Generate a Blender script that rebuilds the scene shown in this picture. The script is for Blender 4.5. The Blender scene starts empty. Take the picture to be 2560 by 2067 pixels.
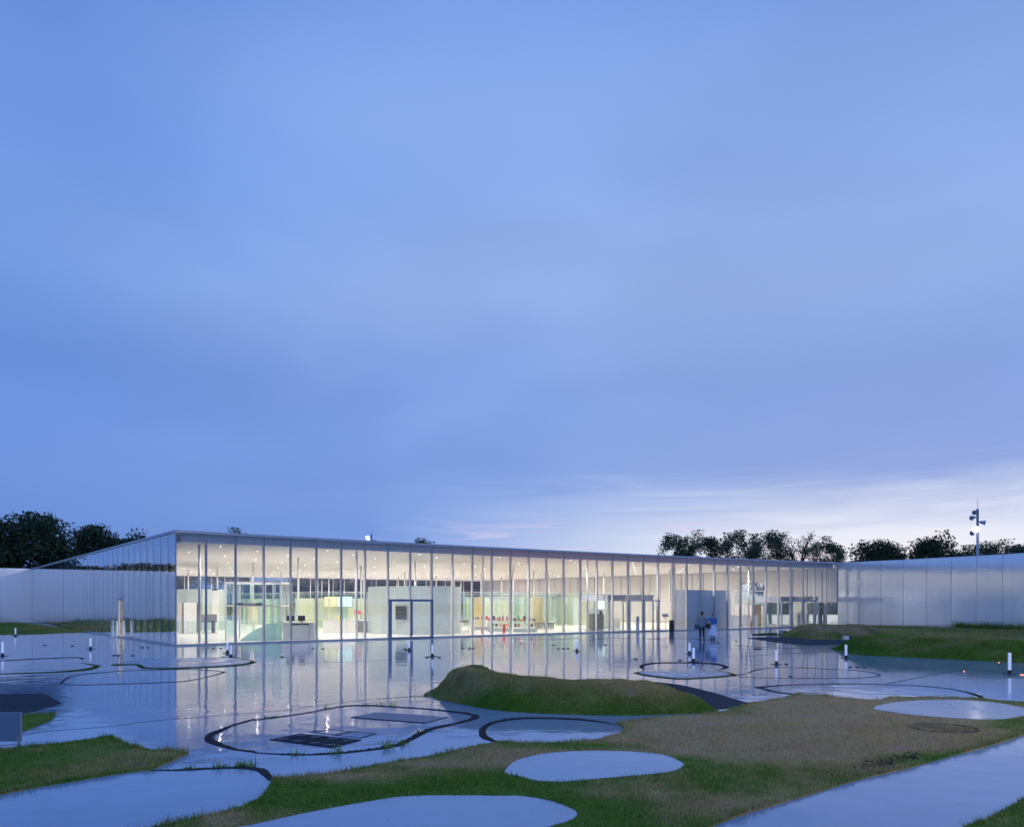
import bpy, bmesh, math, random
import numpy as np
from mathutils import Vector, Matrix
from mathutils.geometry import delaunay_2d_cdt

random.seed(7)
RNG = np.random.default_rng(7)
C = bpy.context.scene.collection
SC = bpy.context.scene
PI = math.pi

# ------------------------------------------------------------------ camera
F, YH, CX, H = 2088.5, 1506.2, 1280.0, 2.35
cd = bpy.data.cameras.new('camera')
cam = bpy.data.objects.new('camera', cd)
C.objects.link(cam)
cam.location = (0, 0, H)
cam.rotation_euler = (PI / 2, 0, 0)
cd.sensor_fit = 'HORIZONTAL'
cd.sensor_width = 36.0
cd.lens = F / 2560 * 36.0
cd.shift_y = (YH - 1033.5) / 2560
cd.clip_start = 0.1
cd.clip_end = 4000
SC.camera = cam

# ------------------------------------------------------------------ render settings
SC.view_settings.view_transform = 'Standard'
SC.view_settings.look = 'None'
SC.view_settings.exposure = 0.0
SC.view_settings.gamma = 1.0
SC.view_settings.use_curve_mapping = False
cy = SC.cycles
cy.use_denoising = True
cy.max_bounces = 9
cy.diffuse_bounces = 4
cy.glossy_bounces = 5
cy.transmission_bounces = 6
cy.transparent_max_bounces = 64
cy.sample_clamp_indirect = 6.0
cy.caustics_reflective = False
cy.caustics_refractive = False

# ------------------------------------------------------------------ world
W = bpy.data.worlds.new('World')
SC.world = W
W.use_nodes = True


class NT:
    """tiny node helper"""
    def __init__(s, tree):
        s.t = tree
        s.n = tree.nodes
        s.l = tree.links

    def add(s, kind, **kw):
        n = s.n.new(kind)
        for k, v in kw.items():
            setattr(n, k, v)
        return n

    def set(s, sock, val):
        if hasattr(val, 'is_output') or isinstance(val, bpy.types.NodeSocket):
            s.l.new(val, sock)
        else:
            sock.default_value = val

    def math(s, op, a, b=0.0, c=0.0, clamp=False):
        n = s.add('ShaderNodeMath', operation=op, use_clamp=clamp)
        s.set(n.inputs[0], a)
        s.set(n.inputs[1], b)
        s.set(n.inputs[2], c)
        return n.outputs[0]

    def rng(s, v, a, b, c=0.0, d=1.0, smooth=True):
        n = s.add('ShaderNodeMapRange', interpolation_type='SMOOTHSTEP' if smooth else 'LINEAR', clamp=True)
        s.set(n.inputs['Value'], v)
        n.inputs['From Min'].default_value = a
        n.inputs['From Max'].default_value = b
        n.inputs['To Min'].default_value = c
        n.inputs['To Max'].default_value = d
        return n.outputs[0]

    def mix(s, f, a, b, mode='MIX'):
        n = s.add('ShaderNodeMix', data_type='RGBA', blend_type=mode)
        s.set(n.inputs[0], f)
        s.set(n.inputs[6], a if not isinstance(a, tuple) else a + (1,) * (4 - len(a)))
        s.set(n.inputs[7], b if not isinstance(b, tuple) else b + (1,) * (4 - len(b)))
        return n.outputs[2]

    def noise(s, vec, scale, detail=4, rough=0.5, dist=0.0):
        n = s.add('ShaderNodeTexNoise')
        if vec is not None:
            s.l.new(vec, n.inputs['Vector'])
        n.inputs['Scale'].default_value = scale
        n.inputs['Detail'].default_value = detail
        n.inputs['Roughness'].default_value = rough
        n.inputs['Distortion'].default_value = dist
        return n.outputs[0]

    def comb(s, x, y, z):
        n = s.add('ShaderNodeCombineXYZ')
        for i, v in enumerate((x, y, z)):
            s.set(n.inputs[i], v)
        return n.outputs[0]

    def ramp(s, f, stops):
        n = s.add('ShaderNodeValToRGB')
        s.l.new(f, n.inputs[0])
        cr = n.color_ramp
        cr.interpolation = 'EASE'
        while len(cr.elements) < len(stops):
            cr.elements.new(0.5)
        for e, (p, c) in zip(cr.elements, stops):
            e.position = p
            e.color = tuple(c) + (1,)
        return n.outputs[0]


def build_world():
    n = NT(W.node_tree)
    n.n.clear()
    out = n.add('ShaderNodeOutputWorld')
    bg = n.add('ShaderNodeBackground')
    tc = n.add('ShaderNodeTexCoord')
    sep = n.add('ShaderNodeSeparateXYZ')
    n.l.new(tc.outputs['Generated'], sep.inputs[0])
    x, y, z = sep.outputs
    az = n.math('ARCTAN2', x, y)                      # 0 straight ahead, + to the right
    el = n.math('ARCSINE', z)
    zz = n.math('MAXIMUM', el, 0.0)
    e1 = n.math('DIVIDE', zz, 1.2)
    # big soft cloud masses (vary the height at which the colours change)
    big = n.noise(n.comb(n.math('MULTIPLY', az, 1.5), n.math('MULTIPLY', el, 3.6), 1.7), 1.0, 3, 0.5, 0.5)
    mid = n.noise(n.comb(n.math('MULTIPLY', az, 2.3), n.math('MULTIPLY', el, 6.0), 5.1), 1.1, 2, 0.4, 0.2)
    wob = n.math('ADD', e1, n.math('MULTIPLY', n.math('SUBTRACT', big, 0.5), 0.05))
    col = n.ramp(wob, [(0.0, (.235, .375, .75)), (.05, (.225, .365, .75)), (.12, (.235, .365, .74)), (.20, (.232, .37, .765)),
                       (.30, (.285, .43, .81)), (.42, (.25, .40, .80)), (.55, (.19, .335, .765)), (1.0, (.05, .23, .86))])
    # lighter and darker cloud patches
    pt = n.rng(mid, .32, .70, -1.0, 1.0)
    gain = n.math('ADD', 1.0, n.math('MULTIPLY', pt, .06))
    col = n.mix(1.0, col, n.comb(gain, gain, gain), 'MULTIPLY')
    # clearer deep blue to one side
    left = n.rng(n.math('ADD', az, n.math('MULTIPLY', n.math('SUBTRACT', big, .5), .9)), -.60, .12, 1.0, 0.0)
    left = n.math('MULTIPLY', left, n.rng(az, -2.4, -1.0))
    col = n.mix(n.math('MULTIPLY', left, .70), col, n.mix(1.0, col, (.45, .66, .91), 'MULTIPLY'))
    # bright afterglow low on the other side, cut by thin cloud streaks
    streak = n.noise(n.comb(n.math('MULTIPLY', az, 3.2), n.math('MULTIPLY', el, 38.0), 2.2), 1.3, 5, .55, .8)
    az0 = n.math('ABSOLUTE', n.math('SUBTRACT', az, .45))
    lobe = n.math('MULTIPLY', n.rng(az0, .10, .66, 1.0, 0.0),
                  n.rng(n.math('ADD', el, n.math('MULTIPLY', n.math('SUBTRACT', streak, .5), .085)), .055, .165, 1.0, 0.0))
    col = n.mix(n.math('MULTIPLY', lobe, .95), col, (.78, .85, .96))
    sk = n.math('MULTIPLY', n.rng(streak, .53, .66), n.math('MULTIPLY', n.rng(az, -.3, .1), n.rng(el, .05, .12, 1.0, .0)))
    sk = n.math('MULTIPLY', sk, n.rng(az, .2, .5, 1., .2))
    col = n.mix(n.math('MULTIPLY', sk, .85), col, (.80, .70, .84))
    # the sky behind the camera: paler lavender cloud, a small pink sunset cloud low down
    back = n.rng(y, .15, -.75)
    col = n.mix(n.math('MULTIPLY', n.math('MULTIPLY', back, .75), n.rng(el, .02, .12, 1.0, 0.0)), col, (.31, .41, .76))
    az1 = n.math('ABSOLUTE', n.math('SUBTRACT', az, 1.80))
    pk = n.math('MULTIPLY', n.rng(az1, .02, .13, 1.0, 0.0), n.rng(n.math('ABSOLUTE', n.math('SUBTRACT', el, .05)), .01, .05, 1.0, 0.0))
    col = n.mix(n.math('MULTIPLY', pk, .6), col, (.95, .42, .30))
    # the physical twilight sky behind the clouds
    sky = n.add('ShaderNodeTexSky')
    sky.sky_type = 'NISHITA'
    sky.sun_disc = False
    sky.sun_elevation = math.radians(1.0)
    sky.sun_rotation = math.radians(26.0)
    col = n.mix(1.0, col, n.mix(1.0, sky.outputs[0], (.006, .006, .006), 'MULTIPLY'), 'ADD')
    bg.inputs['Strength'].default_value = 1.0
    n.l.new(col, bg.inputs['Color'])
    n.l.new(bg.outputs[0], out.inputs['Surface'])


build_world()

sd = bpy.data.lights.new('sun', 'SUN')
sd.energy = 0.004
sd.angle = math.radians(20)
sd.color = (1.0, .9, .8)
sun = bpy.data.objects.new('sun', sd)
C.objects.link(sun)
sun.rotation_euler = (math.radians(-84), 0, math.radians(-26))

# ------------------------------------------------------------------ coordinates
def G(x, y, z=0.0):
    """photograph pixel -> point at height z on the ground"""
    Y = (H - z) * F / (y - YH)
    return Vector(((x - CX) * Y / F, Y, z))


def px_at(x, Y):
    return (x - CX) * Y / F, Y


def ZZ(ox, oy, s):
    return lambda pts: [(ox + p[0] / s, oy + p[1] / s) + tuple(p[2:]) for p in pts]


Z1 = ZZ(0, 1560, 2.986)
Z2 = ZZ(640, 1560, 3.359)
Z3 = ZZ(1200, 1560, 2.986)
Z4 = ZZ(1840, 1560, 2.986)

ANG = math.radians(36.05)
NX, NY = -18.26, 45.4
EX = Vector((math.cos(ANG), math.sin(ANG), 0))
EY = Vector((-math.sin(ANG), math.cos(ANG), 0))
LU, LV = 62.2, 62.8
BOW = 1.5


def Wp(u, v, z=0.0):
    return Vector((NX, NY, z)) + u * EX + v * EY


def UV(p):
    d = Vector((p[0] - NX, p[1] - NY, 0))
    return d.dot(EX), d.dot(EY)


def fv(u):
    t = u / LU
    return BOW * 4 * t * (1 - t)


def smooth_poly(pts, n=6, closed=True):
    """Catmull-Rom through the points; a third value 1 marks a sharp corner"""
    m = len(pts)
    out = []
    rng_ = range(m) if closed else range(m - 1)
    for i in rng_:
        if closed:
            p0, p1, p2, p3 = pts[i - 1], pts[i], pts[(i + 1) % m], pts[(i + 2) % m]
        else:
            p0, p1, p2, p3 = pts[max(i - 1, 0)], pts[i], pts[i + 1], pts[min(i + 2, m - 1)]
        if len(p1) > 2:
            p0 = p1
        if len(p2) > 2:
            p3 = p2
        for k in range(n):
            t = k / n
            out.append(tuple(.5 * ((2 * b) + (c - a) * t + (2 * a - 5 * b + 4 * c - d) * t * t + (-a + 3 * b - 3 * c + d) * t ** 3)
                             for a, b, c, d in zip(p0[:2], p1[:2], p2[:2], p3[:2])))
    if not closed:
        out.append(tuple(pts[-1][:2]))
    return out


def ground_poly(pts, n=6, closed=True):
    return [G(*p) for p in smooth_poly(pts, n, closed)]


# ------------------------------------------------------------------ materials
MATS = {}


def new_mat(name):
    m = bpy.data.materials.new(name)
    m.use_nodes = True
    MATS[name] = m
    n = NT(m.node_tree)
    n.n.clear()
    out = n.add('ShaderNodeOutputMaterial')
    return m, n, out


def pr(n, out, **kw):
    b = n.add('ShaderNodeBsdfPrincipled')
    for k, v in kw.items():
        k = {'color': 'Base Color', 'rough': 'Roughness', 'metal': 'Metallic', 'spec': 'Specular IOR Level', 'ior': 'IOR',
             'trans': 'Transmission Weight', 'aniso': 'Anisotropic', 'alpha': 'Alpha', 'ecol': 'Emission Color',
             'estr': 'Emission Strength', 'normal': 'Normal', 'tangent': 'Tangent', 'coat': 'Coat Weight', 'sheen': 'Sheen Weight'}[k]
        if isinstance(v, tuple) and len(v) == 3:
            v = v + (1,)
        n.set(b.inputs[k], v)
    n.l.new(b.outputs[0], out.inputs['Surface'])
    return b


def simple(name, color, rough=.5, metal=0.0, var=.12, scale=3.0, spec=.5, emit=0.0, bump=0.0):
    m, n, out = new_mat(name)
    tc = n.add('ShaderNodeTexCoord')
    ge = n.add('ShaderNodeNewGeometry')
    nz = n.noise(ge.outputs['Position'], scale, 4, .6)
    f = n.rng(nz, .25, .75, 1 - var, 1 + var, False)
    col = n.mix(1.0, tuple(color), n.comb(f, f, f), 'MULTIPLY')
    kw = dict(color=col, rough=n.rng(nz, .2, .8, max(rough - .06, .02), min(rough + .06, 1.0), False), metal=metal, spec=spec)
    if bump:
        b = n.add('ShaderNodeBump')
        b.inputs['Distance'].default_value = bump
        n.l.new(n.noise(ge.outputs['Position'], scale * 12, 4, .7), b.inputs['Height'])
        kw['normal'] = b.outputs[0]
    if emit:
        kw['ecol'] = tuple(color)
        kw['estr'] = emit
    pr(n, out, **kw)
    if emit:
        m.cycles.emission_sampling = 'NONE'
    return m


def wet_concrete(name, base, r0, r1, slope, damp=.5):
    m, n, out = new_mat(name)
    ge = n.add('ShaderNodeNewGeometry')
    pos = ge.outputs['Position']
    big = n.noise(pos, .22, 4, .55, .4)
    sm = n.noise(pos, 2.4, 5, .6)
    f = n.math('ADD', n.math('MULTIPLY', big, .7), n.math('MULTIPLY', sm, .3))
    g = n.rng(f, .3, .7, .78, 1.16, False)
    gr = n.noise(pos, 70.0, 3, .7)
    g = n.math('MULTIPLY', g, n.rng(gr, .25, .75, .90, 1.08, False))
    sp_ = n.noise(pos, 7.0, 2, .5)
    g = n.math('MULTIPLY', g, n.rng(sp_, .735, .775, 1.0, .45))
    col = n.mix(1.0, tuple(base), n.comb(g, g, g), 'MULTIPLY')
    rough = n.rng(n.math('ADD', n.math('MULTIPLY', big, .6), n.math('MULTIPLY', sm, .4)), .35, .66, r0, r1)
    h1 = n.noise(pos, 1.3, 2, .45)
    h2 = n.noise(pos, 5.5, 2, .5)
    hh = n.math('ADD', h1, n.math('MULTIPLY', h2, .16))
    b = n.add('ShaderNodeBump')
    b.inputs['Distance'].default_value = slope
    n.l.new(hh, b.inputs['Height'])
    pr(n, out, color=col, rough=rough, ior=1.41, spec=.5, normal=b.outputs[0])
    return m


wet_concrete('wet_concrete', (.265, .365, .475), .012, .085, .0080)
wet_concrete('damp_concrete', (.29, .36, .43), .16, .34, .003)
wet_concrete('film_concrete', (.27, .37, .475), .04, .12, .002)


def glass_mat(name, tint, mul=1.0, rough=0.0, haze=None):
    """a sheet of architectural glass: clear transmission plus mirror reflection by angle (Schlick)"""
    m, n, out = new_mat(name)
    lw = n.add('ShaderNodeLayerWeight')
    lw.inputs['Blend'].default_value = .5
    p5 = n.math('POWER', lw.outputs['Facing'], 5.0)
    f1 = n.math('ADD', .03 * mul, n.math('MULTIPLY', p5, .97), clamp=True)
    fr = n.math('DIVIDE', n.math('MULTIPLY', f1, 2.0), n.math('ADD', f1, 1.0), clamp=True)
    tr = n.add('ShaderNodeBsdfTransparent')
    tr.inputs[0].default_value = tuple(tint) + (1,)
    gl = n.add('ShaderNodeBsdfGlossy')
    gl.inputs['Roughness'].default_value = rough
    gl.inputs[0].default_value = (.95, .97, 1, 1)
    mx = n.add('ShaderNodeMixShader')
    n.l.new(fr, mx.inputs[0])
    base = tr.outputs[0]
    if haze:
        df = n.add('ShaderNodeBsdfDiffuse')
        df.inputs[0].default_value = tuple(haze[:3]) + (1,)
        tl = n.add('ShaderNodeBsdfTranslucent')
        tl.inputs[0].default_value = tuple(haze[:3]) + (1,)
        m2 = n.add('ShaderNodeMixShader')
        m2.inputs[0].default_value = .5
        n.l.new(df.outputs[0], m2.inputs[1])
        n.l.new(tl.outputs[0], m2.inputs[2])
        m3 = n.add('ShaderNodeMixShader')
        m3.inputs[0].default_value = haze[3]
        n.l.new(base, m3.inputs[1])
        n.l.new(m2.outputs[0], m3.inputs[2])
        base = m3.outputs[0]
    n.l.new(base, mx.inputs[1])
    n.l.new(gl.outputs[0], mx.inputs[2])
    n.l.new(mx.outputs[0], out.inputs['Surface'])
    return m


glass_mat('glass', (.97, .985, .975))
glass_mat('coated_glass', (.62, .65, .67), 8.0)
glass_mat('green_glass', (.92, .975, .95), 1.0)
glass_mat('frosted_glass', (.75, .90, .86), 1.0, .05, (.62, .78, .74, .55))


def aluminium(name, col, rough, brush):
    m, n, out = new_mat(name)
    ge = n.add('ShaderNodeNewGeometry')
    sp = n.add('ShaderNodeSeparateXYZ')
    n.l.new(ge.outputs['Position'], sp.inputs[0])
    v = n.comb(n.math('MULTIPLY', sp.outputs[0], 5.0), n.math('MULTIPLY', sp.outputs[1], 5.0), n.math('MULTIPLY', sp.outputs[2], .12))
    nz = n.noise(v, 1.0, 4, .6)
    f = n.rng(nz, .2, .8, .96, 1.03, False)
    c = n.mix(1.0, tuple(col), n.comb(f, f, f), 'MULTIPLY')
    b = n.add('ShaderNodeBump')
    b.inputs['Distance'].default_value = brush
    v2 = n.comb(n.math('MULTIPLY', sp.outputs[0], 9.0), n.math('MULTIPLY', sp.outputs[1], 9.0), n.math('MULTIPLY', sp.outputs[2], .10))
    n.l.new(n.noise(v2, 1.0, 2, .5), b.inputs['Height'])
    pr(n, out, color=c, metal=.62, rough=n.rng(nz, .2, .8, rough * .93, rough * 1.08, False), normal=b.outputs[0])
    return m


aluminium('aluminium', (.87, .91, .97), .13, .006)
aluminium('brushed_steel', (.62, .64, .66), .30, .001)
simple('mullion_steel', (.27, .32, .42), .4, .2, .05)
simple('steel_pale', (.46, .49, .56), .4, .3, .04)
simple('header_grey', (.66, .68, .74), .5, 0, .04)
simple('door_steel', (.13, .20, .34), .35, .5, .05)
simple('fin_paint', (.80, .76, .70), .5, 0, .04)
simple('ceiling_white', (.74, .685, .645), .8, 0, .03, .4)
simple('fascia_grey', (.46, .48, .53), .5, .2, .05)
simple('floor_pale', (.66, .64, .60), .22, 0, .05, .6)
simple('roof_metal', (.42, .46, .54), .35, .7, .05)
simple('panel_cream', (.70, .66, .63), .6, 0, .03)
simple('dark_gap', (.05, .055, .07), .7)
simple('column_white', (.70, .69, .67), .4, 0, .04)
simple('white_paint', (.78, .77, .75), .4, 0, .04)
simple('metal_wall_green', (.52, .60, .565), .38, .35, .05)
simple('metal_wall_blue', (.66, .66, .70), .4, .15, .05)
simple('dark_plastic', (.035, .037, .045), .4)
simple('dark_board', (.06, .07, .075), .3)
simple('grey_box', (.18, .19, .19), .5)
simple('black_metal', (.02, .02, .023), .4, .3)
simple('red_paint', (.55, .03, .03), .3)
simple('wood_warm', (.62, .44, .24), .5, 0, .15, 4)
simple('curtain_green', (.38, .48, .41), .7, 0, .2, 5)
simple('panel_yellow', (.74, .69, .52), .5, 0, .1, 5)
simple('panel_lime', (.64, .66, .55), .5, 0, .12, 5)
simple('panel_peach', (.80, .66, .50), .5, 0, .08, 5)
simple('screen_lit', (.55, .75, .85), .4, 0, .05, 1, .5, .9)
simple('menu_lit', (.85, .72, .42), .4, 0, .08, 2, .5, .45)
simple('lamp_lens', (1.0, .93, .82), .4, 0, .01, 1, .5, 5.0)
simple('floodlight_lens', (1.0, .95, .85), .4, 0, .01, 1, .5, 14.0)
simple('mast_steel', (.34, .38, .46), .45, .6, .05)
simple('path_light_glass', (.72, .80, .95), .35, 0, .03, 2, .5, .30)
simple('red_glow', (1.0, .25, .12), .4, 0, .02, 1, .5, 2.5)
simple('bark', (.05, .042, .035), .9, 0, .2, 6, .2)
simple('slate', (.04, .046, .06), .85, 0, .35, 7, .12, 0, .006)
simple('gravel_dark', (.05, .05, .06), .95, 0, .5, 25, .04, 0, .02)
simple('pebble', (.045, .042, .041), .6, 0, .6, 30, .25)
simple('moss', (.06, .10, .02), .95, 0, .4, 9, .05, 0, .02)
simple('turf_lid', (.16, .11, .06), .9, 0, .4, 10, .1)
simple('soil', (.08, .062, .05), .9, 0, .5, 12, .3, 0, .02)
simple('skin', (.42, .25, .18), .5)
simple('hair_dark', (.02, .015, .012), .5)
simple('hair_grey', (.28, .24, .20), .5)
simple('coat_grey', (.30, .34, .38), .8, 0, .12, 20)
simple('trousers_navy', (.018, .022, .045), .8)
simple('cardigan_blue', (.04, .17, .46), .8, 0, .12, 20)
simple('skirt_lilac', (.74, .73, .86), .7, 0, .05, 12)
simple('bag_black', (.015, .015, .02), .4)
simple('bag_teal', (.05, .10, .14), .5)
simple('sign_back', (.16, .24, .34), .45, .3, .05)
simple('iron_dark', (.022, .025, .035), .8, 0, .2, 6, .12)
simple('iron_slat', (.27, .30, .37), .5, .2, .1, 6, .4)
simple('joint_dark', (.05, .052, .06), .9, 0, .1, 3, .1)
simple('book_red', (.50, .10, .10), .5)
simple('book_pink', (.66, .38, .38), .5)
simple('book_white', (.75, .74, .72), .5)
simple('book_green', (.10, .40, .22), .5)
simple('book_dark', (.07, .07, .10), .5)
simple('book_orange', (.75, .42, .14), .5)
simple('yellow_thing', (.80, .55, .08), .5)
simple('flower_pink', (.70, .12, .25), .6)


def grass_mat():
    m, n, out = new_mat('grass_blade')
    at = n.add('ShaderNodeAttribute', attribute_name='tint')
    ge = n.add('ShaderNodeNewGeometry')
    df = n.add('ShaderNodeBsdfPrincipled')
    df.inputs['Roughness'].default_value = .6
    df.inputs['Specular IOR Level'].default_value = .3
    n.l.new(at.outputs['Color'], df.inputs['Base Color'])
    tl = n.add('ShaderNodeBsdfTranslucent')
    n.l.new(at.outputs['Color'], tl.inputs[0])
    mx = n.add('ShaderNodeMixShader')
    mx.inputs[0].default_value = .3
    n.l.new(df.outputs[0], mx.inputs[1])
    n.l.new(tl.outputs[0], mx.inputs[2])
    n.l.new(mx.outputs[0], out.inputs['Surface'])

    m, n, out = new_mat('turf')
    at = n.add('ShaderNodeAttribute', attribute_name='tint')
    ge = n.add('ShaderNodeNewGeometry')
    nz = n.noise(ge.outputs['Position'], 14, 5, .7)
    f = n.rng(nz, .25, .75, .55, 1.25, False)
    c = n.mix(1.0, at.outputs['Color'], n.comb(f, f, f), 'MULTIPLY')
    b = n.add('ShaderNodeBump')
    b.inputs['Distance'].default_value = .03
    n.l.new(n.noise(ge.outputs['Position'], 30, 3, .7), b.inputs['Height'])
    pr(n, out, color=c, rough=.9, spec=.15, normal=b.outputs[0])

    m, n, out = new_mat('field')
    ge = n.add('ShaderNodeNewGeometry')
    nz = n.noise(ge.outputs['Position'], .12, 6, .65)
    pr(n, out, color=n.ramp(nz, [(.3, (.035, .055, .02)), (.7, (.075, .085, .035))]), rough=.95, spec=.1)


grass_mat()


def leaf_mat(name, c0, c1):
    m, n, out = new_mat(name)
    ge = n.add('ShaderNodeNewGeometry')
    oi = n.add('ShaderNodeObjectInfo')
    f = n.math('ADD', n.math('MULTIPLY', ge.outputs['Random Per Island'], .7), n.math('MULTIPLY', oi.outputs['Random'], .3))
    c = n.mix(f, c0, c1)
    df = n.add('ShaderNodeBsdfPrincipled')
    df.inputs['Roughness'].default_value = .55
    df.inputs['Specular IOR Level'].default_value = .3
    n.l.new(c, df.inputs['Base Color'])
    tl = n.add('ShaderNodeBsdfTranslucent')
    n.l.new(c, tl.inputs[0])
    mx = n.add('ShaderNodeMixShader')
    mx.inputs[0].default_value = .25
    n.l.new(df.outputs[0], mx.inputs[1])
    n.l.new(tl.outputs[0], mx.inputs[2])
    n.l.new(mx.outputs[0], out.inputs['Surface'])


leaf_mat('leaf_dark', (.028, .050, .026), (.065, .105, .045))
leaf_mat('leaf_mid', (.06, .085, .045), (.13, .17, .08))


# ------------------------------------------------------------------ mesh helpers
def link(o, parent=None):
    C.objects.link(o)
    if parent is not None:
        o.parent = parent
    return o


def tag(o, label=None, cat=None, group=None, kind=None):
    if label:
        o['label'] = label
    if cat:
        o['category'] = cat
    if group:
        o['group'] = group
    if kind:
        o['kind'] = kind
    return o


def thing(name, label, cat, loc=(0, 0, 0), rz=0.0, group=None):
    o = bpy.data.objects.new(name, None)
    o.empty_display_size = .3
    o.location = loc
    o.rotation_euler = (0, 0, rz)
    C.objects.link(o)
    return tag(o, label, cat, group)


def even_odd(x, y, loops):
    res = False
    for lp in loops:
        j = len(lp) - 1
        for i in range(len(lp)):
            xi, yi, xj, yj = lp[i][0], lp[i][1], lp[j][0], lp[j][1]
            if (yi > y) != (yj > y) and x < (xj - xi) * (y - yi) / (yj - yi) + xi:
                res = not res
            j = i
    return res


def tri2d(loops, extra=()):
    pts, edges = [], []
    for lp in loops:
        b = len(pts)
        pts += [Vector((p[0], p[1])) for p in lp]
        edges += [(b + i, b + (i + 1) % len(lp)) for i in range(len(lp))]
    pts += [Vector((p[0], p[1])) for p in extra]
    ov_, _, of_, *_ = delaunay_2d_cdt(pts, edges, [], 0, 1e-6)
    tris = []
    for t in of_:
        a, b, c = [ov_[i] for i in t]
        if even_odd((a.x + b.x + c.x) / 3, (a.y + b.y + c.y) / 3, loops):
            if (b - a).cross(c - a) < 0:
                t = t[::-1]
            tris.append(tuple(t))
    return ov_, tris


class MB:
    def __init__(s):
        s.v, s.f = [], []

    def add(s, vs, fs):
        b = len(s.v)
        s.v += [tuple(v) for v in vs]
        s.f += [tuple(i + b for i in f) for f in fs]
        return s

    def box(s, c, d, rz=0.0):
        x, y, z = [q / 2 for q in d]
        ca, sa = math.cos(rz), math.sin(rz)
        vs = []
        for dz in (-z, z):
            for dx, dy in ((-x, -y), (x, -y), (x, y), (-x, y)):
                vs.append((c[0] + dx * ca - dy * sa, c[1] + dx * sa + dy * ca, c[2] + dz))
        return s.add(vs, [(3, 2, 1, 0), (4, 5, 6, 7), (0, 1, 5, 4), (1, 2, 6, 5), (2, 3, 7, 6), (3, 0, 4, 7)])

    def tube(s, p0, p1, r0, r1=None, n=10, caps=True):
        p0, p1 = Vector(p0), Vector(p1)
        r1 = r0 if r1 is None else r1
        d = (p1 - p0).normalized()
        a = d.orthogonal().normalized()
        b = d.cross(a)
        vs = []
        for p, r in ((p0, r0), (p1, r1)):
            for k in range(n):
                t = 2 * PI * k / n
                vs.append(p + (a * math.cos(t) + b * math.sin(t)) * r)
        fs = [(k, (k + 1) % n, n + (k + 1) % n, n + k) for k in range(n)]
        if caps:
            fs += [tuple(reversed(range(n))), tuple(range(n, 2 * n))]
        return s.add(vs, fs)

    def lathe(s, prof, n=16, c=(0, 0, 0)):
        vs = []
        for r, z in prof:
            for k in range(n):
                t = 2 * PI * k / n
                vs.append((c[0] + r * math.cos(t), c[1] + r * math.sin(t), c[2] + z))
        fs = []
        for i in range(len(prof) - 1):
            for k in range(n):
                fs.append((i * n + k, i * n + (k + 1) % n, (i + 1) * n + (k + 1) % n, (i + 1) * n + k))
        fs.append(tuple(reversed(range(n))))
        fs.append(tuple(range((len(prof) - 1) * n, len(prof) * n)))
        return s.add(vs, fs)

    def prism(s, loop, z0, z1, holes=()):
        """flat slab: tessellated top and bottom, closed sides"""
        loops = [[(p[0], p[1]) for p in loop]] + [[(p[0], p[1]) for p in h] for h in holes]
        tv, tris = tri2d(loops)
        mt = len(tv)
        flat = [p for lp in loops for p in lp]
        m = len(flat)
        vs = [(p[0], p[1], z1) for p in tv] + [(p[0], p[1], z0) for p in tv]
        fs = []
        for t in tris:
            fs.append(t)
            fs.append(tuple(i + mt for i in reversed(t)))
        B = len(vs)
        vs += [(p[0], p[1], z1) for p in flat] + [(p[0], p[1], z0) for p in flat]
        k = 0
        for lp in loops:
            q = len(lp)
            for i in range(q):
                j = (i + 1) % q
                fs.append((B + k + i, B + k + j, B + m + k + j, B + m + k + i))
            k += q
        return s.add(vs, fs)

    def mesh(s, name, mat, smooth=False):
        me = bpy.data.meshes.new(name)
        me.from_pydata(s.v, [], s.f)
        if mat:
            me.materials.append(MATS[mat])
        if smooth:
            me.polygons.foreach_set('use_smooth', [True] * len(me.polygons))
        me.update()
        return me

    def build(s, name, mat, parent=None, smooth=False, fix=True):
        me = s.mesh(name, mat, smooth)
        if fix:
            bm = bmesh.new()
            bm.from_mesh(me)
            bmesh.ops.recalc_face_normals(bm, faces=bm.faces)
            bm.to_mesh(me)
            bm.free()
        return link(bpy.data.objects.new(name, me), parent)


UNIT = {}


def bx(name, mat, parent, c, d, rz=0.0):
    """a box that shares one unit mesh per material"""
    if mat not in UNIT:
        UNIT[mat] = MB().box((0, 0, 0), (1, 1, 1)).mesh('block_' + mat, mat)
    o = bpy.data.objects.new(name, UNIT[mat])
    o.location = c
    o.scale = d
    o.rotation_euler = (0, 0, rz)
    return link(o, parent)


def sheet(name, mat, pts, z0, z1, holes=(), kind='structure', parent=None):
    o = MB().prism(pts, z0, z1, holes).build(name, mat, parent)
    if kind:
        o['kind'] = kind
    return o


# ------------------------------------------------------------------ ground
def rect(x0, y0, x1, y1):
    return [(x0, y0), (x1, y0), (x1, y1), (x0, y1)]


sheet('ground', 'field', rect(-1500, -600, 1500, 2500), -.5, -.03)
sheet('plaza', 'wet_concrete', [(-75, -20), (75, -20), (120, 60), (95, 170), (-60, 175), (-120, 90)], -.3, 0)

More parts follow.
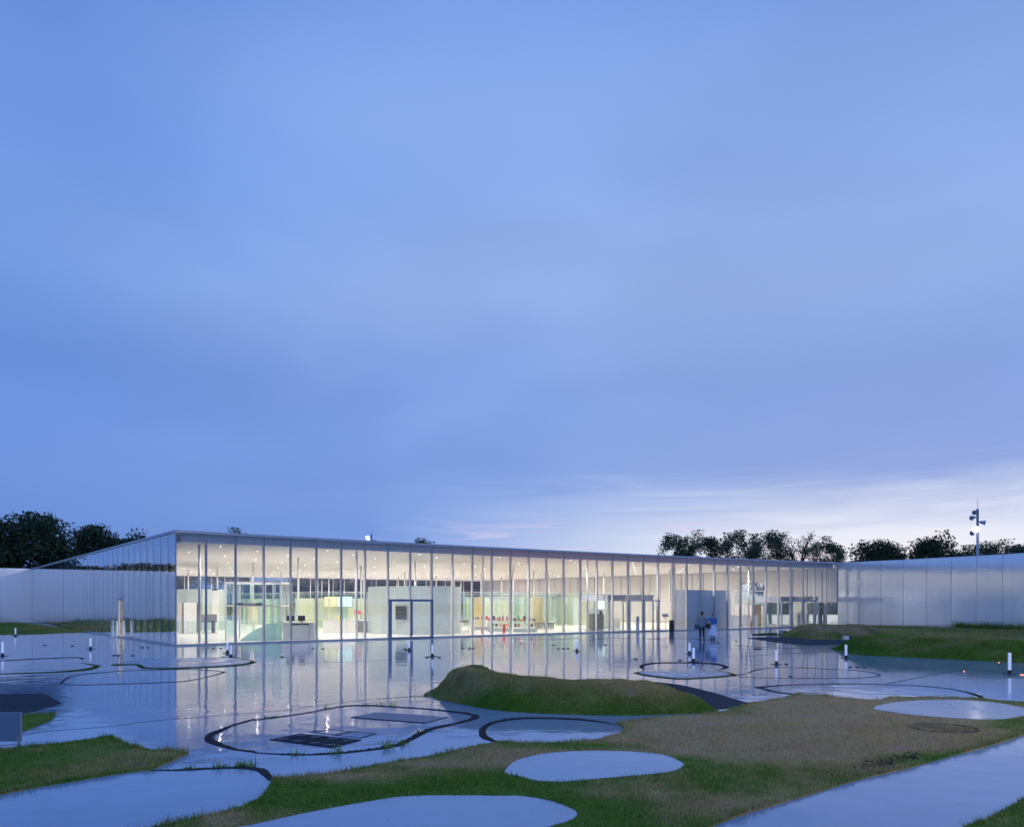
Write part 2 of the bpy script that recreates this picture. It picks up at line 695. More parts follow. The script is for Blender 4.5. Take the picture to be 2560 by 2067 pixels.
# grass colours: dry and green patches, each an ellipse in plan found from the photograph
GREEN = np.array((.13, .265, .025))
DRYC = np.array((.66, .43, .22))
DRY_SPOTS = [  # native px centre, px radii, weight
    (1700, 1850, 330, 70, 1.15), (2000, 1810, 260, 65, 1.2), (2300, 1830, 260, 60, .9), (1330, 1895, 170, 22, 1.0), (2080, 1770, 220, 25, .7),
    (880, 1945, 180, 16, 1.15), (1080, 1912, 130, 13, .8), (1950, 1990, 200, 45, .75), (1750, 2030, 150, 30, .55),
    (560, 2050, 75, 22, .9), (2200, 1900, 230, 50, .65), (1560, 1985, 140, 22, .45), (2400, 1775, 200, 30, .55)]
GREEN_SPOTS = [(1850, 1785, 80, 20, 1.0), (1000, 1985, 260, 40, .9), (1500, 2030, 130, 40, .8), (1450, 1868, 190, 9, .8), (2290, 1900, 160, 18, .8),
               (1700, 1905, 40, 14, .7), (2520, 1808, 60, 16, .8), (1830, 1970, 120, 22, .4)]


def vnoise(x, y, s, seed):
    r = np.random.default_rng(seed)
    out = np.zeros_like(x)
    for k in range(14):
        a = r.uniform(0, 2 * PI)
        q = s * 2 ** r.uniform(-1.2, 1.2)
        out += np.sin((x * math.cos(a) + y * math.sin(a)) * q + r.uniform(0, 6.3))
    return out / 14 ** .5


def dryness(x, y):
    Y = np.maximum(y, .5)
    px = CX + F * x / Y
    py = YH + F * H / Y
    d = np.full_like(px, .08)
    for cx, cy_, rx, ry, w in DRY_SPOTS:
        d += w * np.exp(-(((px - cx) / rx) ** 2 + ((py - cy_) / ry) ** 2))
    for cx, cy_, rx, ry, w in GREEN_SPOTS:
        d -= w * np.exp(-(((px - cx) / rx) ** 2 + ((py - cy_) / ry) ** 2))
    d += .20 * vnoise(x, y, 2.4, 3) + .15 * vnoise(x, y, 9.0, 4)
    return np.clip(d, 0, 1)


def inside(px, py, poly):
    p = np.array([(q[0], q[1]) for q in poly])
    res = np.zeros(px.shape, bool)
    j = len(p) - 1
    for i in range(len(p)):
        xi, yi, xj, yj = p[i, 0], p[i, 1], p[j, 0], p[j, 1]
        if yi != yj:
            c = ((yi > py) != (yj > py)) & (px < (xj - xi) * (py - yi) / (yj - yi) + xi)
            res ^= c
        j = i
    return res


def tint_of(dry, jitter=.25):
    n_ = len(dry)
    c = GREEN[None] * (1 - dry[:, None]) + DRYC[None] * dry[:, None]
    c = c * (1 + jitter * RNG.normal(size=(n_, 1))) * (1 + .08 * RNG.normal(size=(n_, 3)))
    return np.clip(c, .004, .6)


def set_tint(me, col):
    a = me.color_attributes.new('tint', 'FLOAT_COLOR', 'POINT')
    full = np.ones((len(col), 4), np.float32)
    full[:, :3] = col
    a.data.foreach_set('color', full.ravel())


def raw_mesh(name, verts, tris, mat):
    me = bpy.data.meshes.new(name)
    nv, nf = len(verts), len(tris)
    k = tris.shape[1]
    me.vertices.add(nv)
    me.vertices.foreach_set('co', np.asarray(verts, np.float32).ravel())
    me.loops.add(nf * k)
    me.loops.foreach_set('vertex_index', np.asarray(tris, np.int32).ravel())
    me.polygons.add(nf)
    me.polygons.foreach_set('loop_start', np.arange(0, nf * k, k, dtype=np.int32))
    me.materials.append(MATS[mat])
    me.update(calc_edges=True)
    return me


def blades(name, pts, dry, h0, h1, w, nrm=None, jitter=.25):
    n_ = len(pts)
    a = RNG.uniform(0, 2 * PI, n_)
    h = RNG.uniform(h0, h1, n_) * np.clip(1 + .38 * vnoise(pts[:, 0], pts[:, 1], 5.0, 41) + .30 * vnoise(pts[:, 0], pts[:, 1], 17.0, 42), .35, 2.2)
    d = np.stack([np.cos(a), np.sin(a), np.zeros(n_)], 1)
    lean = RNG.normal(size=(n_, 3)) * .55
    lean[:, 2] = 1
    if nrm is not None:
        lean += nrm * .8
    lean /= np.linalg.norm(lean, axis=1)[:, None]
    ww = (w * RNG.uniform(.7, 1.3, n_))[:, None]
    v = np.empty((n_, 3, 3), np.float32)
    v[:, 0] = pts - d * ww
    v[:, 1] = pts + d * ww
    v[:, 2] = pts + lean * h[:, None]
    me = raw_mesh(name, v.reshape(-1, 3), np.arange(n_ * 3).reshape(-1, 3), 'grass_blade')
    set_tint(me, np.repeat(tint_of(dry, jitter), 3, 0))
    o = link(bpy.data.objects.new(name, me))
    o['kind'] = 'stuff'
    return o


def turf_sheet(name, poly, z, step):
    """lawn: a fine grid clipped to the outline, with its own colour per point, and a small soil edge"""
    P = np.array([(p[0], p[1]) for p in poly])
    x0, y0 = P.min(0)
    x1, y1 = P.max(0)
    gx, gy = np.meshgrid(np.arange(x0 + step * .4, x1, step), np.arange(y0 + step * .4, y1, step))
    gx, gy = gx.ravel(), gy.ravel()
    k = inside(gx, gy, poly)
    tv, tris = tri2d([poly], list(zip(gx[k], gy[k])))
    m = MB()
    m.add([(p[0], p[1], z) for p in tv], tris)
    n_ = len(poly)
    m.add([(p[0], p[1], z) for p in poly] + [(p[0], p[1], -.05) for p in poly], [(i, (i + 1) % n_, n_ + (i + 1) % n_, n_ + i) for i in range(n_)])
    me0 = m.mesh(name, 'turf')
    co = np.empty(len(me0.vertices) * 3, np.float32)
    me0.vertices.foreach_get('co', co)
    co = co.reshape(-1, 3)
    set_tint(me0, tint_of(dryness(co[:, 0], co[:, 1]), 0.0) * .8)
    ob = link(bpy.data.objects.new(name, me0))
    ob['kind'] = 'structure'
    return ob


def scatter(poly, dens, holes=(), ymax=None):
    """random points in the outline with a density that follows dens(y)"""
    P = np.array([(p[0], p[1]) for p in poly])
    x0, y0 = P.min(0)
    x1, y1 = P.max(0)
    n_ = int((x1 - x0) * (y1 - y0) * max(dens(y0), dens(y1), 1))
    n_ = min(n_, 2_500_000)
    x = RNG.uniform(x0, x1, n_)
    y = RNG.uniform(y0, y1, n_)
    keep = RNG.uniform(0, max(dens(y0), dens(y1), 1), n_) < np.vectorize(dens)(y)
    fx = np.abs(x) / y < .66
    keep &= fx
    x, y = x[keep], y[keep]
    k = inside(x, y, poly)
    for h in holes:
        k &= ~inside(x, y, h)
    return x[k], y[k]


L1 = Z1([(-260, 985, 1), (0, 945), (160, 928), (420, 900), (640, 868), (840, 842, 1), (900, 880), (980, 912), (1150, 945), (1410, 965, 1),
         (1130, 1090, 1), (900, 1115), (600, 1165), (300, 1215), (0, 1275), (-260, 1345, 1)])
L2 = Z1([(2050, 1155, 1), (2010, 1215), (1975, 1270), (1900, 1330), (1700, 1400), (1500, 1447), (1200, 1514), (900, 1600, 1)]) + \
    [(300, 2210, 1), (1000, 2330, 1), (1640, 2120, 1)] + Z3([(1950, 1425)]) + \
    Z4([(0, 1435), (330, 1340), (640, 1245), (900, 1165), (1300, 1070), (1600, 985), (1850, 920), (2150, 825), (2500, 700, 1), (2450, 600, 1),
        (2150, 590), (1850, 562), (1500, 550), (1300, 548), (1150, 552), (1020, 575), (700, 545), (500, 525), (450, 530), (300, 565), (110, 592, 1)]) + \
    Z3([(1900, 635), (1780, 660), (1650, 680), (1500, 688), (1350, 695), (1180, 722), (1060, 742), (1010, 747, 1), (1060, 765), (1085, 790),
        (1040, 820), (900, 858), (700, 880), (480, 893), (300, 890), (140, 880, 1)]) + \
    Z2([(1750, 1050), (1550, 1098), (1200, 1155), (900, 1212), (600, 1265), (330, 1292), (150, 1303, 1)])
L3 = Z4([(1700, 1520, 1), (1880, 1460), (2050, 1370), (2150, 1310), (2400, 1150, 1), (2600, 1700, 1), (1650, 1750, 1)])
L4 = Z1([(54, 700, 1), (170, 685), (300, 672), (415, 670, 1), (380, 715), (250, 770), (165, 800), (-150, 880, 1), (-200, 730, 1)])
K1 = Z3([(185, 1110), (240, 1050), (350, 1005), (550, 970), (850, 957), (1150, 965), (1350, 985), (1480, 1030), (1520, 1070), (1430, 1110),
         (1250, 1135), (900, 1165), (650, 1188), (450, 1185), (300, 1150), (200, 1130)])
K2 = Z2([(-200, 1760), (0, 1700), (300, 1630), (600, 1570), (900, 1515), (1250, 1465), (1700, 1455), (2050, 1460)]) + \
    Z3([(300, 1300), (500, 1330), (650, 1380), (725, 1430), (670, 1480), (560, 1514), (300, 1590), (-100, 1640), (-700, 1640)])
K3 = Z4([(1025, 635), (1060, 615), (1200, 590), (1400, 575), (1700, 573), (1950, 595), (2150, 635), (2210, 665), (2150, 692), (1950, 720), (1650, 712),
         (1350, 690), (1130, 660), (1040, 645)])
SOIL = Z4([(910, 1095), (960, 1060), (1060, 1030), (1200, 1000), (1330, 975), (1350, 985), (1250, 1030), (1100, 1080), (960, 1110)])
SOIL2 = Z4([(740, 1150), (790, 1125), (850, 1120), (800, 1145), (745, 1162)])
gp = {k: ground_poly(v) for k, v in dict(L1=L1, L2=L2, L3=L3, L4=L4, K1=K1, K2=K2, K3=K3, SOIL=SOIL, SOIL2=SOIL2).items()}

for k in ('L1', 'L2', 'L3', 'L4'):
    turf_sheet('lawn', gp[k], .02, .45)
for k, m in (('K1', 'film_concrete'), ('K2', 'film_concrete'), ('K3', 'damp_concrete')):
    sheet('concrete_island', m, gp[k], -.04, .032)


def dens_near(y):
    return 2600 if y < 12 else (1700 if y < 16 else (900 if y < 24 else 420))


def grass_on(poly, holes=(), hs=1.0):
    x, y = scatter(poly, dens_near, holes)
    far = np.clip((y - 9) / 14, 0, 1)
    z = np.full_like(x, .018)
    d = dryness(x, y)
    d = np.clip(d + RNG.normal(size=len(x)) * .16, 0, 1)
    return np.stack([x, y, z], 1), d


acc = [grass_on(gp['L1']), grass_on(gp['L2'], [gp['K1'], gp['K2'], gp['K3']]), grass_on(gp['L3']), grass_on(gp['L4'])]
pts = np.concatenate([a[0] for a in acc])
dry = np.concatenate([a[1] for a in acc])
blades('grass', pts, dry, .025, .065, .0045)


# taller tufts along the outline of the lawns
def edge_tufts(poly, n_, zone=.10):
    P = np.array([(p[0], p[1]) for p in poly])
    Q = np.roll(P, -1, 0)
    L = np.linalg.norm(Q - P, axis=1)
    i = RNG.choice(len(P), n_, p=L / L.sum())
    t = RNG.uniform(0, 1, n_)[:, None]
    q = P[i] * (1 - t) + Q[i] * t
    q = q + RNG.normal(size=q.shape) * zone * .5
    k = inside(q[:, 0], q[:, 1], poly) & (np.abs(q[:, 0]) / np.maximum(q[:, 1], .1) < .66)
    q = q[k]
    return np.concatenate([q, np.full((len(q), 1), .015)], 1)


ed = np.concatenate([edge_tufts(gp['L1'], 9000), edge_tufts(gp['L2'], 26000), edge_tufts(gp['L4'], 2500), edge_tufts(gp['L3'], 4000)])
blades('grass', ed, np.clip(dryness(ed[:, 0], ed[:, 1]) * .6 + .05 + RNG.normal(size=len(ed)) * .1, 0, 1), .04, .10, .005)

# ------------------------------------------------------------------ gravel joints, islands, paving joints
def crescent(pts, n=5, z=.004, mat='gravel_dark', name='gravel_joint'):
    return sheet(name, mat, ground_poly(pts, n), -.05, z)


def ring(outer, inner, n=5, mat='gravel_dark', name='gravel_joint', thin=0.0):
    if thin:
        assert len(outer) == len(inner)
        inner = [(a[0] + (b[0] - a[0]) * thin, a[1] + (b[1] - a[1]) * thin) + tuple(a[2:]) for a, b in zip(inner, outer)]
    return sheet(name, mat, ground_poly(outer, n), -.05, .004, [list(reversed(ground_poly(inner, n)))])


R1o = Z1([(1525, 855), (1560, 815), (1640, 785), (1750, 745), (1900, 705)]) + \
    Z2([(0, 800), (400, 745), (700, 690), (900, 678), (1300, 698), (1700, 733), (1830, 755), (1876, 772), (1840, 800), (1700, 837), (1500, 882), (1400, 928),
        (1250, 1003), (1130, 1038), (900, 1067), (600, 1094), (300, 1099), (0, 1082)]) + Z1([(1900, 958), (1750, 938), (1620, 907), (1550, 882)])
R1i = Z1([(1600, 850), (1612, 828), (1660, 800), (1760, 755), (1900, 714)]) + \
    Z2([(0, 808), (400, 753), (700, 698), (900, 686), (1300, 706), (1680, 745), (1790, 763), (1812, 775), (1790, 793), (1680, 825), (1480, 865), (1370, 905),
        (1240, 975), (1120, 1014), (900, 1050), (600, 1080), (300, 1086), (0, 1074)]) + Z1([(1900, 946), (1780, 930), (1690, 900), (1630, 875)])
ring(R1o, R1i, thin=.28)
RJ = Z2([(2035, 992, 1), (1960, 978), (1890, 950), (1872, 900), (1890, 868), (1950, 830), (2060, 803)]) + \
    Z3([(150, 714), (260, 699), (450, 694), (700, 702), (880, 720), (1010, 745, 1), (880, 730), (700, 714), (450, 706), (280, 711), (150, 730),
        (75, 755), (42, 795), (62, 840), (140, 878)])
crescent(RJ)
RI = Z1([(1100, 1092, 1), (1400, 1080), (1700, 1066), (1850, 1064), (1980, 1085), (2020, 1120), (2048, 1160, 1), (2008, 1163), (1960, 1125), (1890, 1088),
         (1700, 1076), (1400, 1090)])
crescent(RI)
R3o = Z1([(440, 445, 1), (490, 405), (570, 380), (900, 348), (1300, 336), (1500, 338), (1692, 354, 1), (1640, 372), (1490, 408), (1320, 432), (950, 446), (600, 455)])
R3i = Z1([(482, 441, 1), (525, 405), (595, 385), (900, 355), (1300, 343), (1500, 346), (1632, 355, 1), (1600, 371), (1480, 401), (1320, 424), (950, 438), (600, 447)])
ring(R3o, R3i, thin=.5)
crescent(Z1([(600, 286, 1), (690, 298), (756, 308, 1), (700, 337), (560, 353), (350, 364), (0, 374), (-300, 384, 1), (-300, 378, 1), (0, 368), (350, 355),
             (560, 340), (660, 325), (700, 310), (660, 302)]), mat='moss', name='lawn_edge')
crescent(Z1([(-200, 280, 1), (0, 270), (300, 254), (500, 246), (590, 246), (637, 256, 1), (608, 264, 1), (590, 253), (500, 252), (300, 260), (0, 275)]))
R6o = Z1([(825, 302, 1), (900, 289), (1060, 264), (1300, 252), (1500, 248), (1740, 249), (1860, 266), (1917, 283, 1), (1850, 302), (1650, 321), (1400, 331),
          (1100, 334), (1035, 320), (1005, 305), (860, 309)])
R6i = Z1([(885, 300, 1), (920, 293), (1060, 270), (1300, 257), (1500, 252), (1720, 254), (1840, 271), (1872, 283, 1), (1830, 296), (1650, 313), (1400, 324),
          (1120, 327), (1070, 315), (1030, 300), (960, 300)])
ring(R6o, R6i, mat='moss', name='lawn_edge')
sheet('concrete_island', 'damp_concrete', ground_poly(R6i), -.02, .03)
R7o = Z3([(1143, 363, 1), (1230, 349), (1400, 337), (1600, 336), (1780, 344), (1927, 378, 1), (1850, 392), (1650, 408), (1500, 413), (1350, 402), (1200, 380)])
R7i = Z3([(1185, 364, 1), (1240, 355), (1400, 343), (1600, 342), (1760, 350), (1870, 377, 1), (1830, 386), (1650, 400), (1500, 405), (1360, 395), (1220, 376)])
ring(R7o, R7i, mat='moss', name='lawn_edge')
sheet('concrete_island', 'damp_concrete', ground_poly(R7i), -.02, .03)
crescent(Z3([(1230, 342, 1), (1190, 320), (1210, 300), (1300, 287), (1450, 283), (1650, 286), (1780, 294), (1856, 318), (1830, 334), (1760, 344, 1),
             (1800, 330), (1812, 318), (1760, 303), (1650, 294), (1450, 291), (1300, 296), (1235, 309), (1222, 322)]))
R9o = Z4([(-60, 385, 1), (70, 368), (130, 343), (240, 326), (400, 322), (700, 333), (950, 348), (1082, 378), (1030, 393), (900, 402), (500, 406), (100, 398)])
R9i = Z4([(-20, 385, 1), (90, 372), (160, 348), (250, 331), (400, 327), (700, 338), (940, 354), (1045, 377), (1000, 388), (900, 397), (500, 401), (100, 393)])
ring(R9o, R9i, thin=.5)
crescent(Z4([(133, 470, 1), (250, 459), (500, 447), (800, 444), (1200, 450), (1500, 468), (1700, 498), (1820, 528), (1857, 550, 1), (1825, 549, 1), (1692, 504),
             (1500, 473), (1200, 454), (800, 448), (500, 451), (300, 463), (195, 473, 1), (300, 500), (440, 523, 1), (430, 529, 1), (280, 506)]))
for pts_ in ([(1279, 1594.3), (1330, 1597.6), (1390, 1597.4), (1447, 1594.6)], [(1478, 1598.5), (1510, 1595.5), (1560, 1594.6), (1640, 1597), (1662, 1600.5)],
             [(1622, 1596), (1690, 1595), (1750, 1596.8)], [(1154, 1619.5), (1176, 1616), (1200, 1615.5)], [(1836, 1611.5), (1900, 1617), (1990, 1620)]):
    up = smooth_poly(pts_, 5, False)
    mid_ = len(up) / 2
    lo = [(p[0], p[1] + .55 + .9 * (abs(i - mid_) / mid_) ** 6) for i, p in enumerate(up)]
    sheet('gravel_joint', 'gravel_dark', [G(*p) for p in up] + [G(*p) for p in reversed(lo)], -.05, .004)


def joint(pts, w=.035):
    q = [G(*p) for p in smooth_poly(pts, 6, False)]
    a, b = [], []
    for i, p in enumerate(q):
        d = (q[min(i + 1, len(q) - 1)] - q[max(i - 1, 0)]).normalized()
        nrm = Vector((-d.y, d.x, 0)) * w / 2
        a.append(p + nrm)
        b.append(p - nrm)
    return sheet('paving_joint', 'joint_dark', a + b[::-1], -.04, .003)


joint(Z1([(-150, 930), (165, 822), (840, 760), (1100, 725), (1530, 690), (2150, 640)]) + Z2([(450, 690), (900, 637), (1450, 598)]), .03)
joint(Z1([(-200, 408), (0, 398), (600, 367), (1300, 332), (2150, 300)]) + Z2([(500, 325), (1130, 300)]), .05)
joint(Z4([(1130, 442), (1350, 400), (1650, 347), (1722, 338)]), .06)
joint(Z4([(1722, 338), (1850, 346), (2150, 378), (2300, 395)]), .06)
joint(Z1([(-150, 915), (0, 905), (140, 890)]), .03)
joint(Z4([(-100, 250), (300, 225), (750, 200)]), .05)
joint(Z3([(300, 150), (900, 155), (1500, 165), (2150, 185)]), .06)

# loose pebbles lying in the nearer gravel joints
def pebbles(poly, n_, hole=None):
    P = np.array([(p[0], p[1]) for p in poly])
    x = RNG.uniform(P[:, 0].min(), P[:, 0].max(), n_)
    y = RNG.uniform(P[:, 1].min(), P[:, 1].max(), n_)
    k = inside(x, y, poly)
    if hole is not None:
        k &= ~inside(x, y, hole)
    return np.stack([x[k], y[k]], 1)


pb = np.concatenate([pebbles(ground_poly(R1o, 5), 42000, ground_poly(R1i, 5)), pebbles(ground_poly(RJ, 5), 18000), pebbles(ground_poly(RI, 5), 9000)])
r_ = RNG.uniform(.006, .019, len(pb))
ov = np.array([(1, 0, 0), (0, 1, 0), (-1, 0, 0), (0, -1, 0), (0, 0, .8), (0, 0, -.3)])
of = np.array([(0, 1, 4), (1, 2, 4), (2, 3, 4), (3, 0, 4), (1, 0, 5), (2, 1, 5), (3, 2, 5), (0, 3, 5)])
th = RNG.uniform(0, 6.28, len(pb))
vv = ov[None] * (r_[:, None, None] * RNG.uniform(.7, 1.3, (len(pb), 6, 1)))
vx = vv[..., 0] * np.cos(th)[:, None] - vv[..., 1] * np.sin(th)[:, None] + pb[:, 0, None]
vy = vv[..., 0] * np.sin(th)[:, None] + vv[..., 1] * np.cos(th)[:, None] + pb[:, 1, None]
vz = vv[..., 2] + .003
me = raw_mesh('gravel', np.stack([vx, vy, vz], -1).reshape(-1, 3), (of[None] + 6 * np.arange(len(pb))[:, None, None]).reshape(-1, 3), 'pebble')
o = link(bpy.data.objects.new('gravel', me))
o['kind'] = 'stuff'
# dark clods of bare soil along the path edge
cl_ = np.concatenate([pebbles(gp['SOIL'], 2000), pebbles(gp['SOIL2'], 300)])
cl_ = cl_ + RNG.normal(size=cl_.shape) * .10
r_ = RNG.uniform(.008, .026, len(cl_))
th = RNG.uniform(0, 6.28, len(cl_))
vv = ov[None] * (r_[:, None, None] * RNG.uniform(.6, 1.4, (len(cl_), 6, 1)))
vx = vv[..., 0] * np.cos(th)[:, None] - vv[..., 1] * np.sin(th)[:, None] + cl_[:, 0, None]
vy = vv[..., 0] * np.sin(th)[:, None] + vv[..., 1] * np.cos(th)[:, None] + cl_[:, 1, None]
me = raw_mesh('soil_clods', np.stack([vx, vy, vv[..., 2] + .026], -1).reshape(-1, 3), (of[None] + 6 * np.arange(len(cl_))[:, None, None]).reshape(-1, 3), 'soil')
o = link(bpy.data.objects.new('soil_clods', me))
o['kind'] = 'stuff'

# weeds rooted in the joints
wp = []
for pts_, n_ in ((Z1([(1420, 1075), (1637, 1070), (1790, 1062), (1820, 1060), (1870, 1062)]), 26), (Z2([(80, 790), (170, 780), (595, 705), (920, 682), (1035, 680), (1135, 690)]), 14),
                 (Z2([(1390, 905), (1225, 1010), (1100, 1040), (330, 1097), (680, 1085)]), 26)):
    for p in pts_:
        g = G(*p)
        q = np.array([(g.x, g.y, 0.0)]) + np.concatenate([RNG.normal(size=(n_, 2)) * .05, np.zeros((n_, 1))], 1)
        wp.append(q)
wp = np.concatenate(wp)
blades('weeds', wp, np.full(len(wp), .05), .06, .17, .009)

# ------------------------------------------------------------------ grates and covers
def quad_px(pts):
    return [G(*p) for p in pts]


q = quad_px(Z2([(790, 785), (1005, 740), (1620, 780), (1410, 832)]))
gr = thing('floor_grate', 'long metal grate with diagonal slats set in the paving ring', 'grate', q[0])
inv = q[0]
fr = sheet('frame', 'iron_dark', [p - inv for p in q], 0, .008, kind=None, parent=gr)
a0, b0, c0, d0 = [p - inv for p in q]
ns = 26
for i in range(ns):
    t0, t1 = (i + .15) / ns, (i + .72) / ns
    sh = .06
    p1, p2 = a0.lerp(d0, t0), a0.lerp(d0, t1)
    p3, p4 = b0.lerp(c0, min(t1 + sh, 1)), b0.lerp(c0, min(t0 + sh, 1))
    mbs = MB().prism([p1.lerp(p4, .04), p2.lerp(p3, .04), p2.lerp(p3, .96), p1.lerp(p4, .96)], .008, .018)
    mbs.build('slat', 'iron_slat', gr)
q = quad_px(Z2([(115, 972), (370, 922), (885, 973), (640, 1038)]))
cv = thing('access_cover', 'dark steel access cover of two plates near the gravel ring', 'cover', q[0])
a0, b0, c0, d0 = [p - q[0] for p in q]
for t0, t1 in ((0.0, .485), (.515, 1.0)):
    # plates split across the short side
    pl = MB().prism([a0.lerp(d0, t0), a0.lerp(d0, t1), b0.lerp(c0, t1), b0.lerp(c0, t0)], 0, .012).build('plate', 'iron_dark', cv)
    for s_, r_2 in ((.2, .25), (.8, .25), (.2, .75), (.8, .75)):
        cc = (a0.lerp(d0, t0 + (t1 - t0) * r_2)).lerp(b0.lerp(c0, t0 + (t1 - t0) * r_2), s_)
        MB().box((cc.x, cc.y, .016), (.16, .025, .006), .3).build('handle', 'iron_slat', pl)
fr_px = Z2([(455, 905), (620, 883), (1015, 920), (880, 955)])
q = quad_px(fr_px)
hc = thing('inspection_hatch', 'flush concrete hatch outlined by a thin dark frame', 'hatch', q[0])
qq = [p - q[0] for p in q]
cen = sum(qq, Vector()) / 4
inn = [p.lerp(cen, .06) for p in qq]
MB().prism(qq, 0, .006, [list(reversed(inn))]).build('frame', 'iron_dark', hc)
m1, m2 = qq[0].lerp(qq[3], .5), qq[1].lerp(qq[2], .5)
d_ = (qq[3] - qq[0]).normalized() * .025
MB().prism([m1 - d_, m1 + d_, m2 + d_, m2 - d_], 0, .007).build('divider', 'iron_dark', hc)
# round manhole ring in the dry grass
g0 = G(*Z4([(1545, 783)])[0])
mh = thing('manhole_cover', 'round manhole rim showing in the dry brown grass', 'manhole', g0)
circ = lambda r: [(r * math.cos(t * PI / 20), r * math.sin(t * PI / 20)) for t in range(40)]
MB().prism(circ(.60), -.03, .036, [list(reversed(circ(.57)))]).build('rim', 'soil', mh)
MB().prism(circ(.55), -.03, .022).build('lid', 'turf_lid', mh)

# ------------------------------------------------------------------ mounds
def catmull1(vals, n):
    return smooth_poly(vals, n, False)


def mound(name, base, crest, depth, off, nseg=10, nw=26, dry=.25, back=.55, rough_=.05):
    """base: px points of the front foot; crest: px points of the skyline; same count"""
    B = catmull1(base, nseg)
    Cr = catmull1(crest, nseg)
    rows = []
    for i, (b, c) in enumerate(zip(B, Cr)):
        g = G(*b)
        tp = max(min(1.0, i / (.16 * len(B)), (len(B) - 1 - i) / (.16 * len(B))), .12) ** .6
        of2, dp2 = off * tp, depth * tp
        Dc = g.y + of2
        zc = max(H - (c[1] - YH) * Dc / F, 0.0)
        xc = (c[0] - CX) * Dc / F
        row = []
        for k in range(nw + 1):
            w_ = k / nw
            if w_ <= back:
                t = w_ / back
                yy = g.y + of2 * t
                xx = g.x + (xc - g.x) * t
                zz_ = zc * math.sin(t * PI / 2) ** 1.25
            else:
                t = (w_ - back) / (1 - back)
                yy = Dc + (dp2 - of2) * t
                xx = xc + (g.x - xc) * .0
                zz_ = zc * (1 - t * t * (3 - 2 * t))
            row.append((xx, yy, zz_ - .01))
        rows.append(row)
    v = np.array(rows)
    bumpz = (vnoise(v[..., 0], v[..., 1], 2.2, 11) + .5 * vnoise(v[..., 0], v[..., 1], 6, 12)) * rough_ * np.minimum(v[..., 2] * 2.5, 1)
    v[..., 2] += bumpz
    n0, n1 = v.shape[:2]
    idx = np.arange(n0 * n1).reshape(n0, n1)
    fc = np.stack([idx[:-1, :-1], idx[1:, :-1], idx[1:, 1:], idx[:-1, 1:]], -1).reshape(-1, 4)
    me = raw_mesh(name, v.reshape(-1, 3), fc, 'turf')
    me.polygons.foreach_set('use_smooth', [True] * len(me.polygons))
    fl = v.reshape(-1, 3)
    dr = np.clip(dry - .12 + .42 * np.clip(fl[:, 2] / .65, 0, 1) + .22 * vnoise(fl[:, 0], fl[:, 1] + fl[:, 2] * 2, 2.5, 21), 0, 1)
    set_tint(me, tint_of(dr, 0) * .8)
    ob = link(bpy.data.objects.new(name, me))
    ob['kind'] = 'structure'
    return ob, fl, fc, dr


def blades_on(name, fl, fc, dr, n_, h0, h1, w):
    p = fl[fc]
    ar = np.linalg.norm(np.cross(p[:, 1] - p[:, 0], p[:, 3] - p[:, 0]), axis=1)
    i = RNG.choice(len(fc), n_, p=ar / ar.sum())
    s_, t_ = RNG.uniform(0, 1, (2, n_, 1))
    q_ = p[i]
    pos = (q_[:, 0] * (1 - s_) + q_[:, 1] * s_) * (1 - t_) + (q_[:, 3] * (1 - s_) + q_[:, 2] * s_) * t_
    nr = np.cross(q_[:, 1] - q_[:, 0], q_[:, 3] - q_[:, 0])
    nr /= np.linalg.norm(nr, axis=1)[:, None] + 1e-9
    dd = np.clip(dr[fc[i, 0]] + RNG.normal(size=n_) * .12, 0, 1)
    return blades(name, pos, dd, h0, h1, w, nr)


CB = [(1058, 1741), (1085, 1747), (1120, 1754), (1160, 1761), (1205, 1770), (1250, 1776), (1330, 1782), (1440, 1787), (1540, 1788), (1650, 1787), (1740, 1784), (1800, 1781)]
CC = [(1060, 1739), (1080, 1731), (1108, 1702), (1130, 1684), (1166, 1673), (1206, 1678), (1280, 1687), (1400, 1693), (1533, 1697), (1640, 1709), (1738, 1743), (1795, 1778)]
o, fl, fc, dr = mound('grass_mound', CB, CC, 3.6, 1.9, dry=.26, rough_=.03)
blades_on('grass', fl, fc, dr, 90000, .02, .05, .006)
# dry blades along the crest; their straw colour paints in the hall's rim light
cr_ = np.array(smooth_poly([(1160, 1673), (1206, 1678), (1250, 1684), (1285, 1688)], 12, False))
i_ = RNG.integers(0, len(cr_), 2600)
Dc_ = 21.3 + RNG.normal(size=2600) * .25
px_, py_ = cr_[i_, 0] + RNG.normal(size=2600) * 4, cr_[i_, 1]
blades('rimlight_dry_grass', np.stack([(px_ - CX) * Dc_ / F, Dc_, H - (py_ + 2 - YH) * Dc_ / F], 1), np.full(2600, 1.0), .03, .09, .006)
# rounded hump on the far rim
HB = [(1110, 1716), (1118, 1714), (1140, 1711), (1165, 1709), (1186, 1709), (1210, 1711), (1236, 1714), (1250, 1716)]
HC = [(1112, 1700), (1122, 1684), (1142, 1669), (1164, 1661), (1186, 1658.5), (1207, 1663), (1230, 1681), (1240, 1710)]
o, fl, fc, dr = mound('grass_mound', HB, HC, 2.6, 1.3, dry=.3, rough_=.04)
blades_on('grass', fl, fc, dr, 14000, .02, .05, .007)
AB = [(1955, 1591.5), (1972, 1594), (1996, 1596.5), (2025, 1598), (2064, 1599), (2094, 1599.5), (2133, 1599), (2165, 1597), (2192, 1594), (2212, 1590)]
AC = [(1957, 1590), (1972, 1580.5), (1996, 1565.5), (2025, 1559), (2064, 1559.5), (2094, 1562), (2133, 1562), (2162, 1561.5), (2186, 1568), (2209, 1583)]
o, fl, fc, dr = mound('grass_mound', AB, AC, 5.0, 2.4, dry=.55, rough_=.03)
blades_on('grass', fl, fc, dr, 40000, .03, .08, .012)
